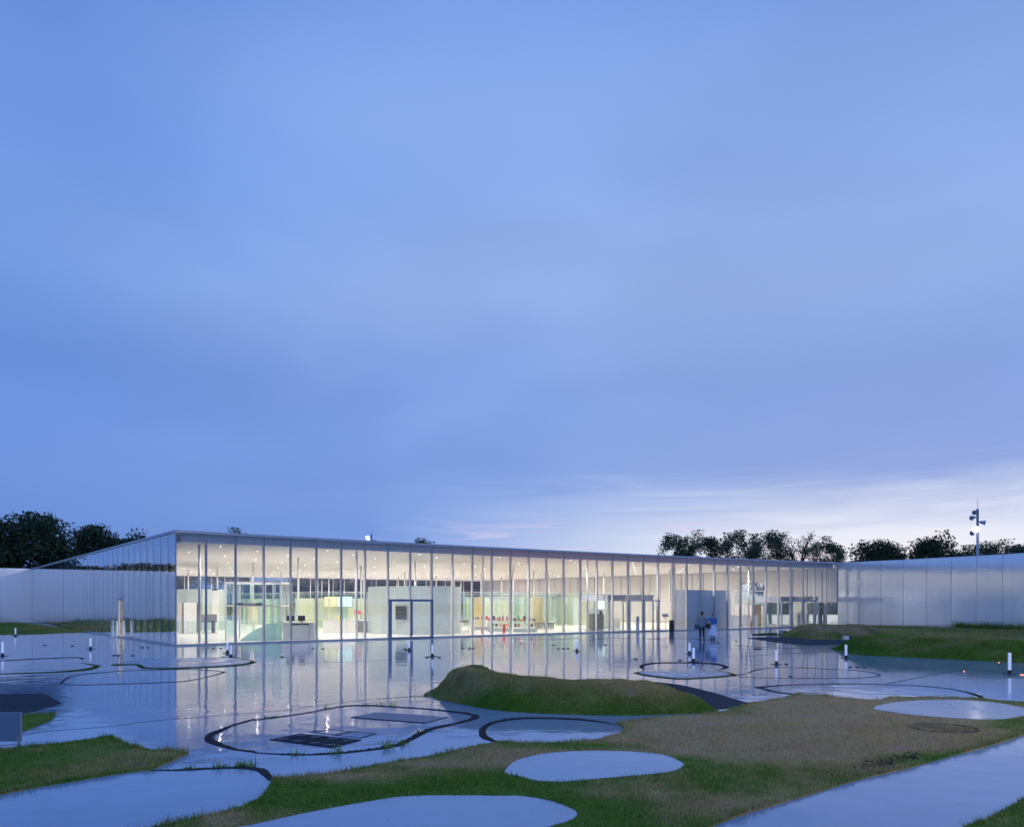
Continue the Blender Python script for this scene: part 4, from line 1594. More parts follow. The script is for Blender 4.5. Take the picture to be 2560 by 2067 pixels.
gondola(-1.95, 67.0, 1.9, -.05, 'white shop display table carrying stacked red books')
gondola(.1, 66.2, 1.9, .08, 'white shop display table carrying toys and green books')
gondola(-3.2, 70.5, 1.7, .1, 'white shop display table beside the wire card rack')
bkm = ['book_red', 'book_pink', 'book_white', 'book_dark', 'book_pink', 'book_green', 'book_red', 'book_orange', 'book_dark', 'book_white']
lbl = {'book_red': 'red', 'book_pink': 'pink', 'book_white': 'white', 'book_dark': 'dark', 'book_green': 'green', 'book_orange': 'orange'}
k = 0
for bx0, by0, n_, wdt in ((-1.9, 67.25, 13, 1.8), (.15, 66.5, 12, 1.8), (-3.15, 70.8, 9, 1.6)):
    for i in range(n_):
        m_ = bkm[k % len(bkm)]
        h_ = random.uniform(.10, .42)
        o = bx('book_stack', m_, None, (bx0 + wdt * (i + .5) / n_, by0 + random.uniform(-.15, .25), .89 + h_ / 2), (random.uniform(.12, .2), random.uniform(.15, .24), h_), random.uniform(-.4, .4))
        tag(o, f'small {lbl[m_]} stack of goods on a white shop table', 'goods', 'goods on the bookshop tables')
        k += 1
for bx0, by0, wdt in ((-1.9, 66.85, 1.8), (.15, 66.1, 1.8)):
    for i in range(7):
        m_ = bkm[(k * 3) % len(bkm)]
        o = bx('book_row', m_, None, (bx0 + wdt * (i + .5) / 7, by0 + .25, .56), (.18, .22, .24))
        tag(o, f'{lbl[m_]} row of books on the shelf of a white shop table', 'books', 'books shelved in the shop tables')
        k += 1
t = thing('display_bench', 'low dark slatted bench beyond the bookshop tables', 'bench', (1.95, 72.4, 0), .06)
for i in range(9):
    bx('slat', 'grey_box', t, (.1 + .19 * i, 0, .33), (.09, .5, .5))
bx('top', 'dark_board', t, (.85, 0, .60), (1.9, .55, .05))
t = thing('card_rack', 'wire rack of cards with sloping sides at the shop end', 'rack', (px_at(1160, 71)[0], 71, 0), .2)
for z_ in (.35, .65, .95):
    bx('shelf', 'brushed_steel', t, (0, 0, z_), (.85, .45, .02))
for sx in (-.42, .42):
    for sy in (-.2, .2):
        bx('leg', 'brushed_steel', t, (sx, sy, .6), (.025, .025, 1.14))
for i in range(7):
    bx('card', bkm[i], t, (-.34 + .11 * i, 0, .78), (.09, .3, .22))
t = thing('shop_lamp', 'grey arched lamp frame standing behind the shop tables', 'lamp frame', (px_at(1228, 72)[0], 72, 0))
bx('upright', 'brushed_steel', t, (0, 0, 1.4), (.06, .06, 2.7))
bx('upright', 'brushed_steel', t, (1.75, 0, 1.4), (.06, .06, 2.7))
bx('cross_bar', 'brushed_steel', t, (.875, 0, 2.7), (1.8, .08, .10))


def extinguisher(p, label):
    t = thing('fire_extinguisher', label, 'fire extinguisher', (p[0], p[1], .03))
    MB().lathe([(.09, 0), (.10, .03), (.10, .45), (.07, .53), (.03, .57)], 12).build('cylinder', 'red_paint', t, True)
    MB().lathe([(.03, .56), (.04, .60), (.03, .66)], 8).box((.05, 0, .66), (.16, .03, .03)).build('valve', 'black_metal', t)
    MB().tube((.06, 0, .62), (.12, 0, .3), .014, .018, 6).build('hose', 'black_metal', t)


extinguisher(px_at(1206, 63.2), 'red fire extinguisher beside the column before the bookshop')
extinguisher(px_at(1260, 63.8), 'red fire extinguisher standing before the white shop tables')
extinguisher(px_at(1879.5, 79.0), 'red fire extinguisher by the white ticket counter')

t = thing('side_table', 'thin legged standing table on the open floor near the entrance', 'table', (px_at(1482, 75)[0], 75, 0), .1)
bx('top', 'grey_box', t, (.55, 0, 1.02), (1.15, .5, .04))
for sx in (.05, 1.05):
    for sy in (-.2, .2):
        bx('leg', 'brushed_steel', t, (sx, sy, .52), (.035, .035, .98))
t = thing('wall_screen', 'low timber and grey partition behind the standing table', 'partition', (px_at(1468, 81)[0], 81, 0), .1)
bx('base_panel', 'panel_yellow', t, (.85, 0, .5), (1.7, .08, .94))
bx('upper_panel', 'fascia_grey', t, (.85, 0, 1.36), (1.7, .06, .72))
bx('lit_panel', 'screen_lit', t, (1.3, -.02, 2.2), (.75, .06, .9))

# main entrance lobby (a glass box behind the sliding doors)
def lobby(u0, u1, v0, v1, zt, name, label, header='header_grey'):
    t = thing(name, label, 'entrance lobby', Wp(u0, v0), ANG)
    du, dv = u1 - u0, v1 - v0
    for a_, b_ in ((0, 0), (du, 0), (0, dv), (du, dv), (du * .33, dv), (du * .67, dv)):
        bx('post', 'brushed_steel', t, (a_, b_, zt / 2), (.10, .10, zt - .06))
    bx('header', header, t, (du / 2, dv, zt + .22), (du, .14, .46))
    bx('header', header, t, (0, dv / 2, zt + .22), (.14, dv - .15, .46))
    bx('header', header, t, (du, dv / 2, zt + .22), (.14, dv - .15, .46))
    bx('roof', 'header_grey', t, (du / 2, dv / 2, zt + .47), (du + .2, dv + .2, .04))
    bx('glass_panel', 'glass', t, (0, dv / 2, zt / 2), (.02, dv - .12, zt - .1))
    bx('glass_panel', 'glass', t, (du, dv / 2, zt / 2), (.02, dv - .12, zt - .1))
    bx('glass_panel', 'glass', t, (du * .16, dv, zt / 2), (du * .3, .02, zt - .1))
    bx('glass_panel', 'glass', t, (du * .84, dv, zt / 2), (du * .3, .02, zt - .1))
    return t


lobby(33.6, 38.6, 2.0, 5.6, 2.5, 'entrance_lobby', 'glass entrance lobby with grey header behind the main sliding doors')
lobby(54.6, 60.4, 1.0, 4.2, 2.45, 'entrance_lobby', 'glass entrance lobby behind the doors next to the aluminium wing')
for k in range(4):
    t = thing('ticket_gate', 'waist high glass ticket gate inside the main entrance', 'gate', Wp(37.2 + .95 * k, 8.0), ANG, 'ticket gates inside the main entrance')
    bx('frame', 'brushed_steel', t, (0, 0, .5), (.10, .9, .94))
    bx('glass_panel', 'green_glass', t, (.3, 0, .5), (.45, .02, .8))
t = thing('coat_cabinet', 'grey cabinet with leaflets in the main entrance lobby', 'cabinet', Wp(34.6, 4.6), ANG)
bx('body', 'grey_box', t, (0, 0, .75), (1.2, .5, 1.4))
bx('poster', 'dark_board', t, (.25, -.27, 1.55), (.3, .03, .3))
t = thing('notice_stand', 'white notice on a thin stand beside the ticket gates', 'sign stand', (px_at(1663, 70)[0], 70, 0))
bx('pole', 'brushed_steel', t, (0, 0, .6), (.04, .04, 1.14))
bx('board', 'white_paint', t, (0, -.03, 1.3), (.5, .03, .28))

# right hand ticket counter with white framed portal
p_ = px_at(1828, 79.2)
t = thing('ticket_counter', 'long white ticket counter behind a red fire extinguisher', 'counter', (p_[0], p_[1], 0), .05)
for k in range(3):
    bx('front_panel', 'white_paint', t, (.45 + .85 * k, 0, .58), (.83, .06, 1.1))
bx('top', 'white_paint', t, (1.3, .4, 1.15), (2.7, .9, .05))
p_ = px_at(1836, 80.6)
t = thing('glass_portal', 'white framed glass portal above the long ticket counter', 'portal', (p_[0], p_[1], 0), .05)
for x_ in (0, .95, 1.75, 2.9):
    bx('post', 'white_paint', t, (x_, 0, 1.8), (.09, .09, 3.5))
for z_ in (2.2, 3.5):
    bx('rail', 'white_paint', t, (1.45, 0, z_), (3.0, .11, .11))
for x_, w_ in ((.48, .85), (1.35, .7), (2.32, 1.05)):
    bx('glass_panel', 'green_glass', t, (x_, 0, 2.85), (w_, .02, 1.2))
bx('sign_band', 'white_paint', t, (3.1, -.1, 2.75), (2.4, .08, .22))
bx('door_leaf', 'wood_warm', t, (2.35, .3, 1.1), (.75, .06, 2.1))
t = thing('glass_barrier', 'green glass barrier between ticket counter and far lobby', 'barrier', Wp(56.0, 5.0), ANG)
for k in range(3):
    bx('glass_panel', 'green_glass', t, (.9 * k, 0, .6), (.88, .02, 1.1))

# ------------------------------------------------------------------ outside, near the facade
def pylon(p, h, r, label, mat='brushed_steel', name='access_post'):
    t = thing(name, label, 'post', (p[0], p[1], 0))
    MB().lathe([(r, 0), (r, h - .02), (r * .9, h)], 16).build('shaft', mat, t, False)
    MB().lathe([(r * 1.25, 0), (r * 1.25, .02)], 16).build('foot_plate', 'black_metal', t)
    bx('reader', 'dark_plastic', t, (0, -r, h * .82), (r * .8, .02, .12))
    return t


pylon(G(1594, 1581), 1.28, .13, 'round steel access post before the main sliding doors')
pylon(px_at(1996, 80.5), 1.30, .14, 'round steel access post beside the low grass mound')
pylon(G(281, 1593.5), 1.12, .09, 'round steel post at the flank, one of a close pair', 'aluminium')
pylon(G(291, 1592.5), 1.12, .09, 'polished steel post of the pair, closer to the pale door', 'aluminium')
pylon(G(355.5, 1594), 1.12, .11, 'lone steel post against the flank nearest the corner', 'aluminium')
g0 = G(1679, 1579.5)
t = thing('ash_bin', 'black cylindrical litter bin by the main entrance', 'litter bin', g0)
MB().lathe([(.19, .03), (.20, .05), (.20, .74), (.18, .76)], 18).build('body', 'black_metal', t)
MB().lathe([(.20, .80), (.205, .82), (.20, .93), (.14, .95)], 18).build('lid', 'iron_dark', t)
MB().box((0, 0, .78), (.12, .12, .06)).build('neck', 'black_metal', t)
MB().lathe([(.16, 0), (.16, .03)], 18).build('foot', 'iron_dark', t)


def path_light(x, y, h, label):
    g = G(x, y)
    t = thing('path_light', label, 'path light', g, random.uniform(0, 3), 'white path lights on the wet plaza')
    MB().lathe([(.048, .13), (.050, .15), (.050, h - .02), (.044, h)], 14).build('lamp_tube', 'path_light_glass', t, False)
    MB().lathe([(.10, .0), (.10, .015), (.065, .03), (.060, .13)], 14).build('base', 'black_metal', t)
    for k in range(4):
        a_ = k * PI / 2 + .4
        bx('foot', 'black_metal', t, (.15 * math.cos(a_), .15 * math.sin(a_), .010), (.12, .035, .018), a_)
    return t


for x, y, h, lb in ((38.7, 1589.5, .58, 'white path light at the tip of the far lawn wedge'), (6.5, 1639.5, .62, 'white path light beside the thin gravel line beyond the sign'),
                    (226.3, 1622, .57, 'white path light standing alone before the pale side door'), (568.6, 1632, .50, 'white path light set just before the reception desk bay'),
                    (577, 1643, .52, 'white path light at the rim of the blue paving island'), (1023, 1625.5, .48, 'white path light in front of the blue framed door'),
                    (1081, 1640.5, .52, 'white path light between blue framed door and central mound'), (1442.5, 1627.5, .50, 'white path light midway before the open floor of the hall'),
                    (1723.8, 1634, .52, 'farther white path light of the pair behind the grass rimmed ring'), (1734, 1654, .56, 'nearer white path light standing inside the gravel ring'),
                    (1941, 1660.5, .55, 'white path light above the long thin gravel oval'), (2115, 1645.5, .58, 'white path light at the foot of the long grass mound'),
                    (2524, 1684, .70, 'tall white path light nearest the camera before the long mound')):
    path_light(x, y, h, lb)

dots = Z1([(330, 158), (540, 163), (855, 233), (886, 234), (990, 235), (1062, 175), (1107, 176), (1593, 178), (1647, 179), (1668, 246), (2105, 244)]) + \
    Z2([(217, 274), (478, 205), (562, 206), (1252, 209), (1437, 279), (1538, 279), (1736, 203), (1793, 204), (1822, 204), (700, 1022), (1873, 1014)]) + \
    Z3([(305, 140), (550, 155), (582, 182), (622, 181), (655, 182), (1162, 260), (1492, 270), (1775, 140), (1912, 128), (935, 155)]) + \
    Z4([(855, 320), (900, 320), (912, 323), (955, 323), (375, 298), (145, 185), (165, 185), (180, 185), (405, 390)])
dot_me = MB().lathe([(.055, 0), (.05, .018), (.03, .022)], 10).mesh('fixture', 'black_metal')
for p in dots:
    g = G(*p)
    o = bpy.data.objects.new('ground_spotlight', dot_me)
    o.location = g
    s_ = min(max(g.y / 22, .7), 1.6)
    o.scale = (s_, s_, s_)
    link(o)
    tag(o, 'small black spotlight fixture sitting flush on the wet plaza', 'ground light', 'black fixtures dotted over the plaza')
for p in Z4([(1962, 286), (1703, 352), (2127, 378), (2143, 378)]):
    o = MB().lathe([(.020, 0), (.020, .02), (.012, .024)], 8).build('red_marker_light', 'red_glow')
    o.location = G(*p)
    tag(o, 'tiny glowing red marker light on the wet plaza', 'marker light', 'red marker lights on the plaza')
# low concrete plinths by the far mound
for x, y, lb in ((1951, 1588.5, 'small pale floodlight box at the tip of the far mound'), (2114, 1603, 'small pale floodlight box in the notch between mounds')):
    t = thing('floodlight_box', lb, 'floodlight', G(x, y), .3)
    bx('housing', 'brushed_steel', t, (0, 0, .22), (.35, .22, .24))
    bx('bracket', 'black_metal', t, (.0, .02, .06), (.1, .1, .12))
    bx('hood', 'dark_plastic', t, (.25, .05, .24), (.3, .3, .22))

# information sign cut by the frame edge
g0 = G(47.5, 1871)
t = thing('information_sign', 'blank blue grey sign panel on thin posts over the lawn', 'sign', (g0.x, g0.y, 0), .0)
bx('post', 'mast_steel', t, (0, 0, .09), (.035, .035, .22))
bx('post', 'mast_steel', t, (-1.5, .05, .09), (.035, .035, .22))
MB().box((-.78, 0, .355), (1.62, .03, .47)).build('panel', 'sign_back', t)
bx('edge', 'mast_steel', t, (.034, 0, .355), (.012, .036, .47))

# ------------------------------------------------------------------ light masts
def mast(x, D, heads, y_pole, y_rod, label, ang=0.0):
    X = (x - CX) * D / F
    zf = lambda y: H + (YH - y) * D / F
    t = thing('floodlight_mast', label, 'light mast', (X, D, 0))
    MB().tube((0, 0, 0), (0, 0, zf(y_pole)), .16, .13, 12).build('pole', 'mast_steel', t, True)
    MB().tube((0, 0, zf(y_pole)), (0, 0, zf(y_rod)), .025, .015, 6).build('lightning_rod', 'mast_steel', t)
    for dx, y, side, lit in heads:
        z = zf(y)
        px_ = dx * D / F
        aim = Vector((px_ * .5, -.8, -.45)).normalized() if not side else Vector((px_, -.25, -.15 if lit is None else -.3)).normalized()
        c = Vector((px_, -.1, z))
        m_ = MB()
        m_.tube(c - aim * .35, c + aim * .25, .10, .36 if lit else .27, 12, True)
        h_ = m_.build('floodlight', 'mast_steel', t)
        MB().tube((0, 0, z), c - aim * .3, .05, n=6).build('bracket', 'mast_steel', h_)
        if lit:
            MB().tube(c + aim * .252, c + aim * .27, .36, .36, 14).build('lens', 'floodlight_lens', h_)
            ld = bpy.data.lights.new('flood', 'SPOT')
            ld.energy = 40
            ld.color = (1.0, .9, .75)
            ld.spot_size = math.radians(110)
            ld.spot_blend = .6
            ld.shadow_soft_size = .35
            lo_ = bpy.data.objects.new('flood', ld)
            lo_.location = c + aim * .35
            lo_.rotation_euler = Vector(aim).to_track_quat('-Z', 'Y').to_euler()
            link(lo_, t)
    return t


mast(2444, 92, [(-7, 1280, True, None), (-13, 1294, True, None), (12, 1306, True, None), (-7, 1321, False, True), (-12, 1332, True, None)], 1272, 1245,
     'tall steel light mast with horn floodlights behind the aluminium wing')
mast(929, 150, [(-8, 1343, False, True), (6, 1352, True, None)], 1335, 1318, 'distant light mast with a lit lamp above the hall roof')

# a third mast, unseen, is added outside the picture for warm light; its lamps light the grass and show in the glass front
m3 = mast(CX + F * 33.0 / 5.0, 5.0, [(0, YH - 11.8 * F / 5.0, True, None)], YH - 12.1 * F / 5.0, YH - 13.5 * F / 5.0, 'unseen light mast added beyond the frame to light the grass')
for k, aim_ in enumerate((Vector((-.85, .15, -.62)), Vector((-.55, .60, -.70)))):
    c_ = Vector((-.25 - .1 * k, .15 + .3 * k, 13.6 - .5 * k))
    a_ = aim_.normalized()
    mb_ = MB()
    mb_.tube(c_ - a_ * .35, c_ + a_ * .25, .12, .36, 12, True)
    h_ = mb_.build('floodlight', 'mast_steel', m3)
    MB().tube(c_ + a_ * .252, c_ + a_ * .27, .34, .34, 14).build('lens', 'floodlight_lens', h_)
    ld = bpy.data.lights.new('flood', 'SPOT')
    ld.energy = 8500
    ld.color = (1.0, .80, .55)
    ld.spot_size = math.radians(92)
    ld.spot_blend = .8
    ld.shadow_soft_size = .35
    lo_ = bpy.data.objects.new('flood', ld)
    lo_.location = c_ + a_ * .3
    lo_.rotation_euler = a_.to_track_quat('-Z', 'Y').to_euler()
    link(lo_, m3)

# ------------------------------------------------------------------ trees
def crown_mesh(name, seed, kind):
    """unit tree: height 1, trunk base at the origin; returns trunk mesh and crown mesh"""
    r = random.Random(seed)
    rg = np.random.default_rng(seed)
    tips = []
    tr = MB()

    def branch(p, d, L, rad, lvl):
        q = p + d * L
        tr.tube(p, q, rad, rad * .62, 6 if lvl < 2 else 4, False)
        if lvl >= (4 if kind != 'thin' else 4):
            tips.append(q)
            return
        if lvl >= 2:
            tips.append(p.lerp(q, .6))
        nb_ = r.choice((3, 3, 4)) if lvl < 2 else r.choice((2, 3))
        for k in range(nb_):
            sp = {'dense': .75, 'airy': .8, 'thin': .55}[kind]
            dd = (d + Vector((r.gauss(0, sp), r.gauss(0, sp), r.uniform(-.25, .45)))).normalized()
            branch(q, dd, L * r.uniform(.58, .82), rad * .6, lvl + 1)

    branch(Vector((0, 0, 0)), Vector((r.uniform(-.06, .06), r.uniform(-.06, .06), 1)).normalized(), .26, .022, 0)
    if kind != 'thin':
        dom = []
        for _ in range({'dense': 150, 'airy': 62}[kind]):
            th_, ph_ = r.uniform(0, 2 * PI), math.acos(r.uniform(-.75, 1))
            rr_ = (.80 + .20 * math.sin(3 * th_ + seed) * math.sin(2.2 * ph_ + seed) + r.uniform(-.08, .08)) * r.uniform(.75, 1.0)
            dom.append((.36 * rr_ * math.sin(ph_) * math.cos(th_), .36 * rr_ * math.sin(ph_) * math.sin(th_), .56 + .42 * rr_ * math.cos(ph_)))
        T = np.array(dom)
    else:
        T = np.array([tuple(t) for t in tips])
    zmax = T[:, 2].max()
    s_ = .93 / zmax
    T *= s_
    tr.v = [tuple(c * s_ for c in v) for v in tr.v]
    ncl = {'dense': 110, 'airy': 150, 'thin': 14}[kind]
    rad = {'dense': .058, 'airy': .042, 'thin': .030}[kind]
    base = np.repeat(T, ncl, 0)
    P = base + np.clip(rg.normal(size=base.shape), -1.5, 1.5) * rad * np.array((1.1, 1.1, .75))
    if kind == 'dense':
        # fill of the lower skirt
        k = rg.integers(0, len(T), len(T) * 5)
        Q = T[k] * np.array((.7, .7, 1)) + rg.normal(size=(len(k), 3)) * .07
        Q[:, 2] = np.maximum(Q[:, 2] - rg.uniform(.0, .3, len(k)), .10)
        P = np.concatenate([P, Q])
    n_ = len(P)
    sz = rg.uniform(.006, .016, n_) * {'dense': 1.25, 'airy': .95, 'thin': .8}[kind]
    a = rg.normal(size=(n_, 3))
    a /= np.linalg.norm(a, axis=1)[:, None]
    b = np.cross(a, rg.normal(size=(n_, 3)))
    b /= np.linalg.norm(b, axis=1)[:, None]
    v = np.stack([P - a * sz[:, None], P + b * sz[:, None] * .62, P + a * sz[:, None], P - b * sz[:, None] * .62], 1).reshape(-1, 3)
    cm = raw_mesh(name + '_crown', v, np.arange(n_ * 4).reshape(-1, 4), 'leaf_dark' if kind == 'dense' else 'leaf_mid')
    tm = tr.mesh(name + '_trunk', 'bark', True)
    half = np.percentile(np.abs(P[:, 0]), 96)
    return tm, cm, half


PROTO = {'dense': [crown_mesh('dense', s, 'dense') for s in (3, 8, 15)], 'airy': [crown_mesh('airy', s, 'airy') for s in (5, 12, 21)], 'thin': [crown_mesh('thin', s, 'thin') for s in (4,)]}


def tree(x, ytop, D, wpx, kind, var, label, group=None):
    """x, ytop: px of the crown; D: distance; wpx: crown width in px"""
    tm, cm, half = PROTO[kind][var % len(PROTO[kind])]
    X = (x - CX) * D / F
    h = H + (YH - ytop) * D / F
    wr = {'dense': 1.1, 'airy': 1.0, 'thin': 1.0}[kind] * wpx * D / F / 2 / (half * h)
    t = thing('tree', label, 'tree', (X, D, -.05), random.uniform(0, 6.28), group)
    for nm, me_ in (('trunk', tm), ('crown', cm)):
        o = bpy.data.objects.new(nm, me_)
        o.scale = (h * wr, h * wr, h)
        link(o, t)
    return t


GT = 'trees beyond the museum'
for a_ in ((75, 1278, 122, 175, 'dense', 0, 'tallest dark rounded tree rising above the plain aluminium wing'),
           (160, 1396, 118, 130, 'dense', 1, 'low dark tree filling the dip beside the tallest tree'),
           (-100, 1350, 124, 170, 'dense', 2, 'dark dense tree half outside the picture by the tallest tree'),
           (238, 1308, 132, 100, 'dense', 2, 'dark tree with a feathery spire top behind the sloping roof'),
           (325, 1322, 136, 120, 'dense', 1, 'dark broad tree disappearing behind the glass flank roof'),
           (400, 1385, 150, 140, 'dense', 0, 'low dark tree mostly hidden by the hall corner'),
           (578, 1314, 165, 120, 'airy', 0, 'tree top of several tufts peeping over the hall roof'),
           (1055, 1341, 178, 95, 'airy', 1, 'small tree top peeping over the roof near the lit lamp'),
           (1690, 1326, 150, 95, 'airy', 2, 'first of the airy roof line trees, lower than its neighbour'),
           (1757, 1320, 152, 110, 'airy', 0, 'airy tree with sky showing through, behind the two people'),
           (1845, 1318, 150, 105, 'airy', 1, 'airy tree of round tufts above the reflected lamps'),
           (1925, 1317, 155, 110, 'airy', 2, 'tallest airy tree just before the gap of thin birches'),
           (1984, 1320, 160, 85, 'thin', 0, 'thin sparse birch with pale sky between its twigs'),
           (2020, 1336, 158, 46, 'thin', 0, 'second sparse birch leaning next to a dark round tree'),
           (2062, 1336, 150, 105, 'airy', 0, 'dark round tree above the end of the glass hall'),
           (2200, 1346, 128, 112, 'dense', 0, 'dark bushy tree where the aluminium wing begins'),
           (2338, 1324, 126, 98, 'dense', 1, 'dark pointed tree between bushy tree and light mast'),
           (2408, 1388, 128, 70, 'airy', 1, 'low tree in front of the mast foot'),
           (2455, 1346, 130, 110, 'airy', 2, 'tree standing directly behind the light mast'),
           (2535, 1342, 128, 150, 'airy', 0, 'tree at the picture edge past the light mast')):
    tree(*a_, group=GT)
# lower trees seen through the glass of the far facade, and trees beyond the picture that the glass mirrors
for k, (x, y, D, w) in enumerate(((690, 1450, 175, 130), (790, 1432, 170, 140), (890, 1440, 168, 130), (985, 1426, 172, 150), (1085, 1438, 168, 140), (1180, 1428, 172, 150), (1280, 1440, 170, 140))):
    tree(x, y, D, w, 'dense', k, 'dark tree glimpsed through the hall beyond its far glass', group='trees seen through the hall')
for k, (X, D, h) in enumerate(((-64, 118, 7.2), (-76, 110, 7.8), (-82, 106, 8.3), (-92, 100, 7.8), (-101, 92, 8.6), (-108, 84, 8), (-86, 124, 8.8), (-96, 112, 9))):
    x = CX + F * X / D
    tree(x, YH - (h - H) * F / D, D, 10 * F / D, 'dense', k + 1, 'dark tree behind the aluminium wing, mirrored in the glass flank', group='trees mirrored in the flank')
for k, (X, D, h, w) in enumerate(((44, 128, 7.2, 9), (53, 126, 7.0, 9), (62, 124, 6.8, 10), (71, 120, 6.6, 10), (49, 133, 7.6, 10), (58, 131, 7.4, 10))):  # bushes added to block the bright low sky behind the far doors
    tree(CX + F * X / D, YH - (h - H) * F / D, D, w * F / D, 'dense', k, 'broad dark bush added beyond the far entrance to block the low sky', group='bushes added beyond the far entrance')
sheet('hedge_ground', 'field', rect(-200, 176, 200, 240), -.4, .2)

# planting at the foot of the wings
def tuft_strip(pts_, n_, spread, h0, h1):
    q = np.array(pts_)
    t = RNG.uniform(0, len(q) - 1.001, n_)
    i = t.astype(int)
    f = (t - i)[:, None]
    p = q[i] * (1 - f) + q[i + 1] * f + RNG.normal(size=(n_, 2)) * spread
    cl = .5 + .5 * np.sin(t * 2.3 + 1.0) * np.sin(t * 5.1)
    keep = RNG.uniform(0, 1, n_) < .25 + .75 * cl
    p = p[keep]
    return np.concatenate([p, np.full((len(p), 1), .12)], 1)


st = tuft_strip([(37.6, 70.6), (38.9, 67.6), (40.2, 64.3), (41.4, 61.0), (43.4, 54.5)], 9000, .18, .3, .8)
blades('tall_grass', st, np.clip(.12 + RNG.normal(size=len(st)) * .1, 0, 1), .25, .75, .022)
st = tuft_strip([(LW0.x - 14, LW0.y - 11.0), (LW0.x - 8, LW0.y - 6.6), (LW0.x - 3, LW0.y - 2.9)], 1500, .15, .2, .5)
blades('tall_grass', st, np.clip(.1 + RNG.normal(size=len(st)) * .1, 0, 1), .15, .5, .022)

# ------------------------------------------------------------------ people
def skin_body(name, joints, edges, mat, parent, root=0, sub=2):
    me_ = bpy.data.meshes.new(name)
    me_.from_pydata([j[0] for j in joints], edges, [])
    o = bpy.data.objects.new(name, me_)
    C.objects.link(o)
    o.modifiers.new('skin', 'SKIN')
    sv = me_.skin_vertices[0].data
    for i, j in enumerate(joints):
        r_ = j[1] if isinstance(j[1], tuple) else (j[1], j[1])
        sv[i].radius = r_
        sv[i].use_root = i == root
    ss = o.modifiers.new('sub', 'SUBSURF')
    ss.levels = ss.render_levels = sub
    dg = bpy.context.evaluated_depsgraph_get()
    m2 = bpy.data.meshes.new_from_object(o.evaluated_get(dg))
    bpy.data.objects.remove(o)
    m2.materials.clear()
    m2.materials.append(MATS[mat])
    m2.polygons.foreach_set('use_smooth', [True] * len(m2.polygons))
    ob = bpy.data.objects.new(name, m2)
    return link(ob, parent)


def figure(label, loc, rz, hgt, armL, armR, legL, legR, female=False):
    """person facing local +Y; armL/R: (elbow, wrist, fingertip); legs: (knee, ankle, toe)"""
    t = thing('person', label, 'person', loc, rz)
    s = hgt / 1.72
    t.scale = (s, s, s)
    sw = .165 if female else .19
    J = [((0, 0, .93), (.15, .11)), ((0, .0, 1.10), (.125, .09)), ((0, 0, 1.30), (.155, .10)), ((0, -.01, 1.43), (.10, .075)), ((0, 0, 1.50), (.052, .055)),
         ((0, .015, 1.57), (.062, .075)), ((0, .025, 1.65), (.075, .092)), ((0, .015, 1.70), (.050, .06))]
    E_ = [(0, 1), (1, 2), (2, 3), (3, 4), (4, 5), (5, 6), (6, 7)]
    for sx, arm in ((-1, armL), (1, armR)):
        b = len(J)
        J += [((sx * sw, -.01, 1.40), (.058, .058)), (arm[0], (.042, .042)), (arm[1], (.028, .028)), (arm[2], (.030, .018))]
        E_ += [(3, b), (b, b + 1), (b + 1, b + 2), (b + 2, b + 3)]
    for sx, leg in ((-1, legL), (1, legR)):
        b = len(J)
        J += [((sx * .09, 0, .86), (.088, .09)), (leg[0], (.055, .058)), (leg[1], (.034, .036)), (leg[2], (.034, .022))]
        E_ += [(0, b), (b, b + 1), (b + 1, b + 2), (b + 2, b + 3)]
    body = skin_body('body', J, E_, 'skin', t)
    # five fingers on each hand
    fm = MB()
    for arm in (armL, armR):
        w_, f_ = Vector(arm[1]), Vector(arm[2])
        d = (f_ - w_).normalized()
        sd2 = d.cross(Vector((0, 1, .01))).normalized() if abs(d.y) < .8 else d.cross(Vector((0, 0, 1))).normalized()
        for k, (off_, L) in enumerate(((-.026, .060), (-.009, .072), (.009, .068), (.026, .052))):
            p = f_ + sd2 * off_
            q_ = p + d * L * .55 + Vector((0, .012, 0))
            fm.tube(p - d * .03, q_, .009, .008, 6)
            fm.tube(q_, q_ + d * L * .4 + Vector((0, .014, 0)), .008, .006, 6)
        p = w_.lerp(f_, .45) + sd2 * -.03
        fm.tube(p, p + (d * .6 + sd2 * -.7).normalized() * .055, .011, .008, 6)
    fm.build('fingers', 'skin', body)
    return t


def grown(J, g):
    return [(p, tuple(q + g for q in r)) for p, r in J]


def face(t):
    m = MB()
    m.tube((0, .105, 1.625), (0, .128, 1.60), .012, .018, 6)
    m.build('nose', 'skin', t)
    m = MB()
    for sx in (-1, 1):
        m.lathe([(.004, -.008), (.011, 0), (.004, .008)], 8, (sx * .032, .105, 1.645))
    m.build('eyes', 'hair_dark', t)
    m = MB()
    m.box((0, .108, 1.572), (.045, .012, .010))
    m.build('mouth', 'red_paint', t)
    m = MB()
    for sx in (-1, 1):
        m.box((sx * .078, .01, 1.63), (.014, .035, .06))
    m.build('ears', 'skin', t)


